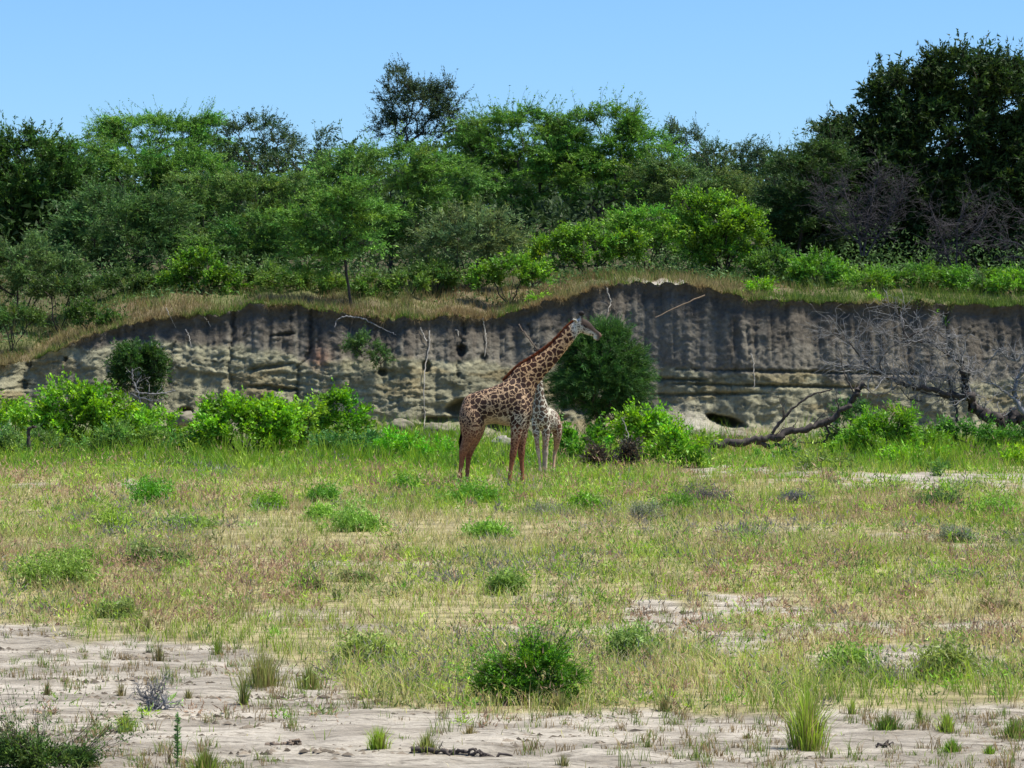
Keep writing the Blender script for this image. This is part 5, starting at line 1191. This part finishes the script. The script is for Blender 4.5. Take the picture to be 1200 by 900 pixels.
dead('driftwood_pile', 'small grey pile of dry twigs on the left sand flat', 'twig pile', [
    ([(172, 831), (180, 822), (186, 808), (189, 800)], .012, .004), ([(176, 831), (168, 815), (160, 806)], .012, .004), ([(196, 831), (190, 818), (193, 803)], .012, .004), ([(165, 832), (185, 826), (207, 823)], .011, .004),
    ([(178, 832), (172, 820), (157, 812)], .010, .003), ([(170, 832), (188, 830), (204, 829)], .012, .005), ([(184, 830), (178, 812), (172, 806)], .010, .003)], 24.4, M_dead, 611, twigs=70, tl=.14, r_min=.004, sub=4, part='stick')
dead('dead_branch', 'fallen black branch lying on the bottom sand between grass tufts', 'branch', [
    ([(482, 878), (500, 878), (520, 881), (538, 882), (560, 883), (585, 886), (610, 889)], .022, .008), ([(520, 880), (530, 886), (545, 890), (556, 891)], .018, .008), ([(535, 881), (555, 879), (566, 884)], .014, .007), ([(566, 884), (570, 888)], .018, .015)], 21.75, M_deaddark, 612, twigs=3, tl=.12, r_min=.004, part='limb')
dead('dead_branch', 'short brown weathered log on the sand at the bottom left', 'log', [([(311, 874), (325, 872), (340, 874), (352, 872)], .022, .014), ([(332, 872), (345, 868), (352, 870)], .016, .010)], 22.1, M_brownroot, 613, twigs=2, tl=.1, r_min=.004, part='limb')
dead('dead_branch', 'small dark crooked stick on the right sand before the round tuft', 'branch', [([(1028, 874), (1036, 877), (1045, 881), (1056, 879)], .012, .006), ([(1036, 877), (1041, 872), (1047, 870)], .009, .005)], 22.1, M_deaddark, 614, twigs=3, tl=.1, r_min=.004, part='limb')
# roots and creepers on the wall
def wallroot(label, pts, r0, r1, mat, seed, name='hanging_root', fork=None):
    rng = np.random.default_rng(seed); P = []
    for (u, v) in pts:
        x = (u - 600) * 108.2 / F; z = CH + (VH - v) * 108.2 / F; j = int(np.argmin(np.abs(cx - x))); col_ = V_cl[:, j]; i = int(np.argmin(np.abs(col_[:, 1] - z)))
        yy = col_[max(0, i - 3):i + 4, 0].min() - .06; P.append([(u - 600) * yy / F, yy, CH + (VH - v) * yy / F])
    P = np.array(P); m = len(P) * 6; tt = np.linspace(0, len(P) - 1, m); Q = np.stack([np.interp(tt, range(len(P)), P[:, i]) for i in range(3)], 1); Q[:, [0, 2]] += rng.normal(0, .015, (m, 2))
    v, f = tubes([(Q, np.linspace(r0, r1, m))], 6); o = thing(name, label, 'root', tuple(P[0]), None, mesh_np(name, v - P[0], f, mat, None, True)); return o
V_cl = np.stack([Yf, Zc], -1)
for i, (lb, pts, r0, r1, mt_) in enumerate([
    ('longest white root hanging down the middle of the bank wall', [(503, 388), (503, 405), (499, 425), (497, 445), (497, 470), (498, 490), (497, 512)], .028, .018, M_root),
    ('short pale root joining the top of the longest white root', [(492, 384), (496, 392), (500, 401)], .03, .025, M_root),
    ('slim pale root on the wall behind the neck of the adult giraffe', [(566, 373), (568, 385), (570, 400), (568, 418)], .03, .02, M_root),
    ('short grey root stub near the crown of the bank, above the round bush', [(711, 338), (714, 348), (716, 355), (712, 366)], .035, .015, M_root),
    ('slim grey upright root on the pale wall right of the round bush', [(880, 414), (883, 425), (884, 440), (884, 456)], .026, .018, M_root),
    ('curling grey root exposed under the brink acacia', [(412, 371), (402, 371), (394, 376), (392, 384)], .035, .02, M_dead),
    ('long grey root slanting right from the brink acacia', [(412, 371), (425, 373), (438, 380), (450, 386), (464, 392)], .035, .015, M_dead),
    ('thin brown root straight below the brink acacia trunk', [(413, 372), (412, 382), (410, 396)], .03, .012, M_brownroot),
    ('dark slanting root left of the young giraffe horns', [(608, 380), (616, 392), (624, 402), (630, 410)], .035, .02, M_brownroot),
    ('small pale root fork near the left end of the bank edge', [(238, 371), (243, 376), (247, 383)], .02, .01, M_root),
    ('tiny white root curl under the edge left of the giraffe neck', [(534, 386), (537, 388), (537, 394)], .02, .015, M_root),
    ('reddish root on the wall above the left shrubs', [(218, 386), (222, 396), (225, 408)], .02, .012, M_root),
    ('pale root slanting below the small root at the left', [(195, 362), (201, 374), (206, 384)], .018, .01, M_root)]): wallroot(lb, pts, r0, r1, mt_, 650 + i)
wp = np.array([W(826, 346, 107.0), W(797, 358, 106.7), W(768, 372, 106.5)]); v, f = tubes([(wobble(wp[0], wp[2], 10, .09, np.random.default_rng(5)), np.linspace(.028, .016, 10))], 7)
thing('leaning_pole', 'long tan stick leaning across the upper wall right of the round bush', 'stick', tuple(wp[0]), None, mesh_np('leaning_pole', v - wp[0], f, M_tan, None, True))

# boulders and clods
M_rock = plain_mat('grey_rock', (.22, .20, .175), .9, .4, 5, (1, 1, 2), .9); M_clod = plain_mat('clay_clod', (.17, .152, .112), .95, .4, 4, (1, 1, 2.5), 1.0)
def rock(name, label, u, v, ru, rv, D, mat, seed, cat='rock', group=None, z0=None):
    k = D / F; x = (u - 600) * k; z = CH + (VH - v) * k if z0 is None else z0
    n, m = 22, 14; th, ph = np.meshgrid(np.arange(n) / n * 2 * math.pi, np.linspace(0, math.pi, m)); d = np.stack([np.sin(ph) * np.cos(th), np.sin(ph) * np.sin(th), np.cos(ph)], -1).reshape(-1, 3)
    r = .40 + .95 * fbm(d[:, 0] * 1.9 + seed, d[:, 1] * 1.9, d[:, 2] * 1.9, seed=seed) + .35 * fbm(d[:, 0] * 6, d[:, 1] * 6, d[:, 2] * 6, seed=seed + 1)
    V = d * r[:, None] * np.array([ru * k, ru * k * .8, rv * k]); i = np.arange(m - 1)[:, None] * n; j = np.arange(n)[None]; f = np.stack([i + j, i + n + j, i + n + (j + 1) % n, i + (j + 1) % n], -1).reshape(-1, 4)
    return thing(name, label, cat, (x, D, z), group, mesh_np(name, V, f, mat, None, True))
rock('boulder', 'grey boulder seen under the belly of the adult giraffe', 588, 520, 12, 9, 98, M_rock, 701)
rock('boulder', 'small pale stone between the front legs of the adult giraffe', 618, 545, 6, 5, 85, M_clod, 702)
for i, (u, v, ru, rv, D, lb) in enumerate([
    (470, 500, 14, 9, 104.5, 'pale clay block at the foot of the wall, left of the longest white root'), (515, 505, 16, 9, 104, 'pale clay block at the foot of the wall, right of the longest white root'),
    (548, 512, 13, 8, 103, 'clay block beside the rump of the adult giraffe'), (448, 512, 11, 7, 102.5, 'clay block at the right tip of the left shrub row'),
    (215, 492, 16, 10, 102, 'clay block under the bleached branches'), (860, 512, 16, 7, 103.5, 'clay block above the left end of the fallen trunk'), (825, 512, 14, 8, 103.2, 'clay block on the pale slump under the burrow'),
    (610, 512, 14, 9, 103.5, 'clay block behind the front legs of the adult giraffe'), (775, 497, 13, 9, 103.5, 'clay block between the round bush and the pale slump')]):
    rock('clay_block', lb, u, v, ru, rv, D, M_clod, 710 + i, 'clay block')



# ------------------------------------------------------------------ groups of alike things
for o in list(bpy.data.objects):
    if 'category' not in o or 'group' in o: continue
    c_, y_ = o['category'], o.location.y
    gname = {'tree': 'trees growing along the bank top', 'herbs': 'herb clumps scattered over the field', 'grass tuft': 'grass tufts on the sand flat',
             'clay block': 'clay blocks fallen from the wall', 'root': 'roots on the bank wall', 'giraffe': 'giraffes standing in the grass', 'dead bush': 'leafless brambles on the bank top',
             'plant': 'small plants clinging to the bank edge', 'dead tree': 'fallen dead trees at the foot of the bank'}.get(c_)
    if c_ == 'shrub': gname = 'shrubs on the bank top' if y_ > 108 else 'shrubs along the foot of the bank'
    if gname: o['group'] = gname
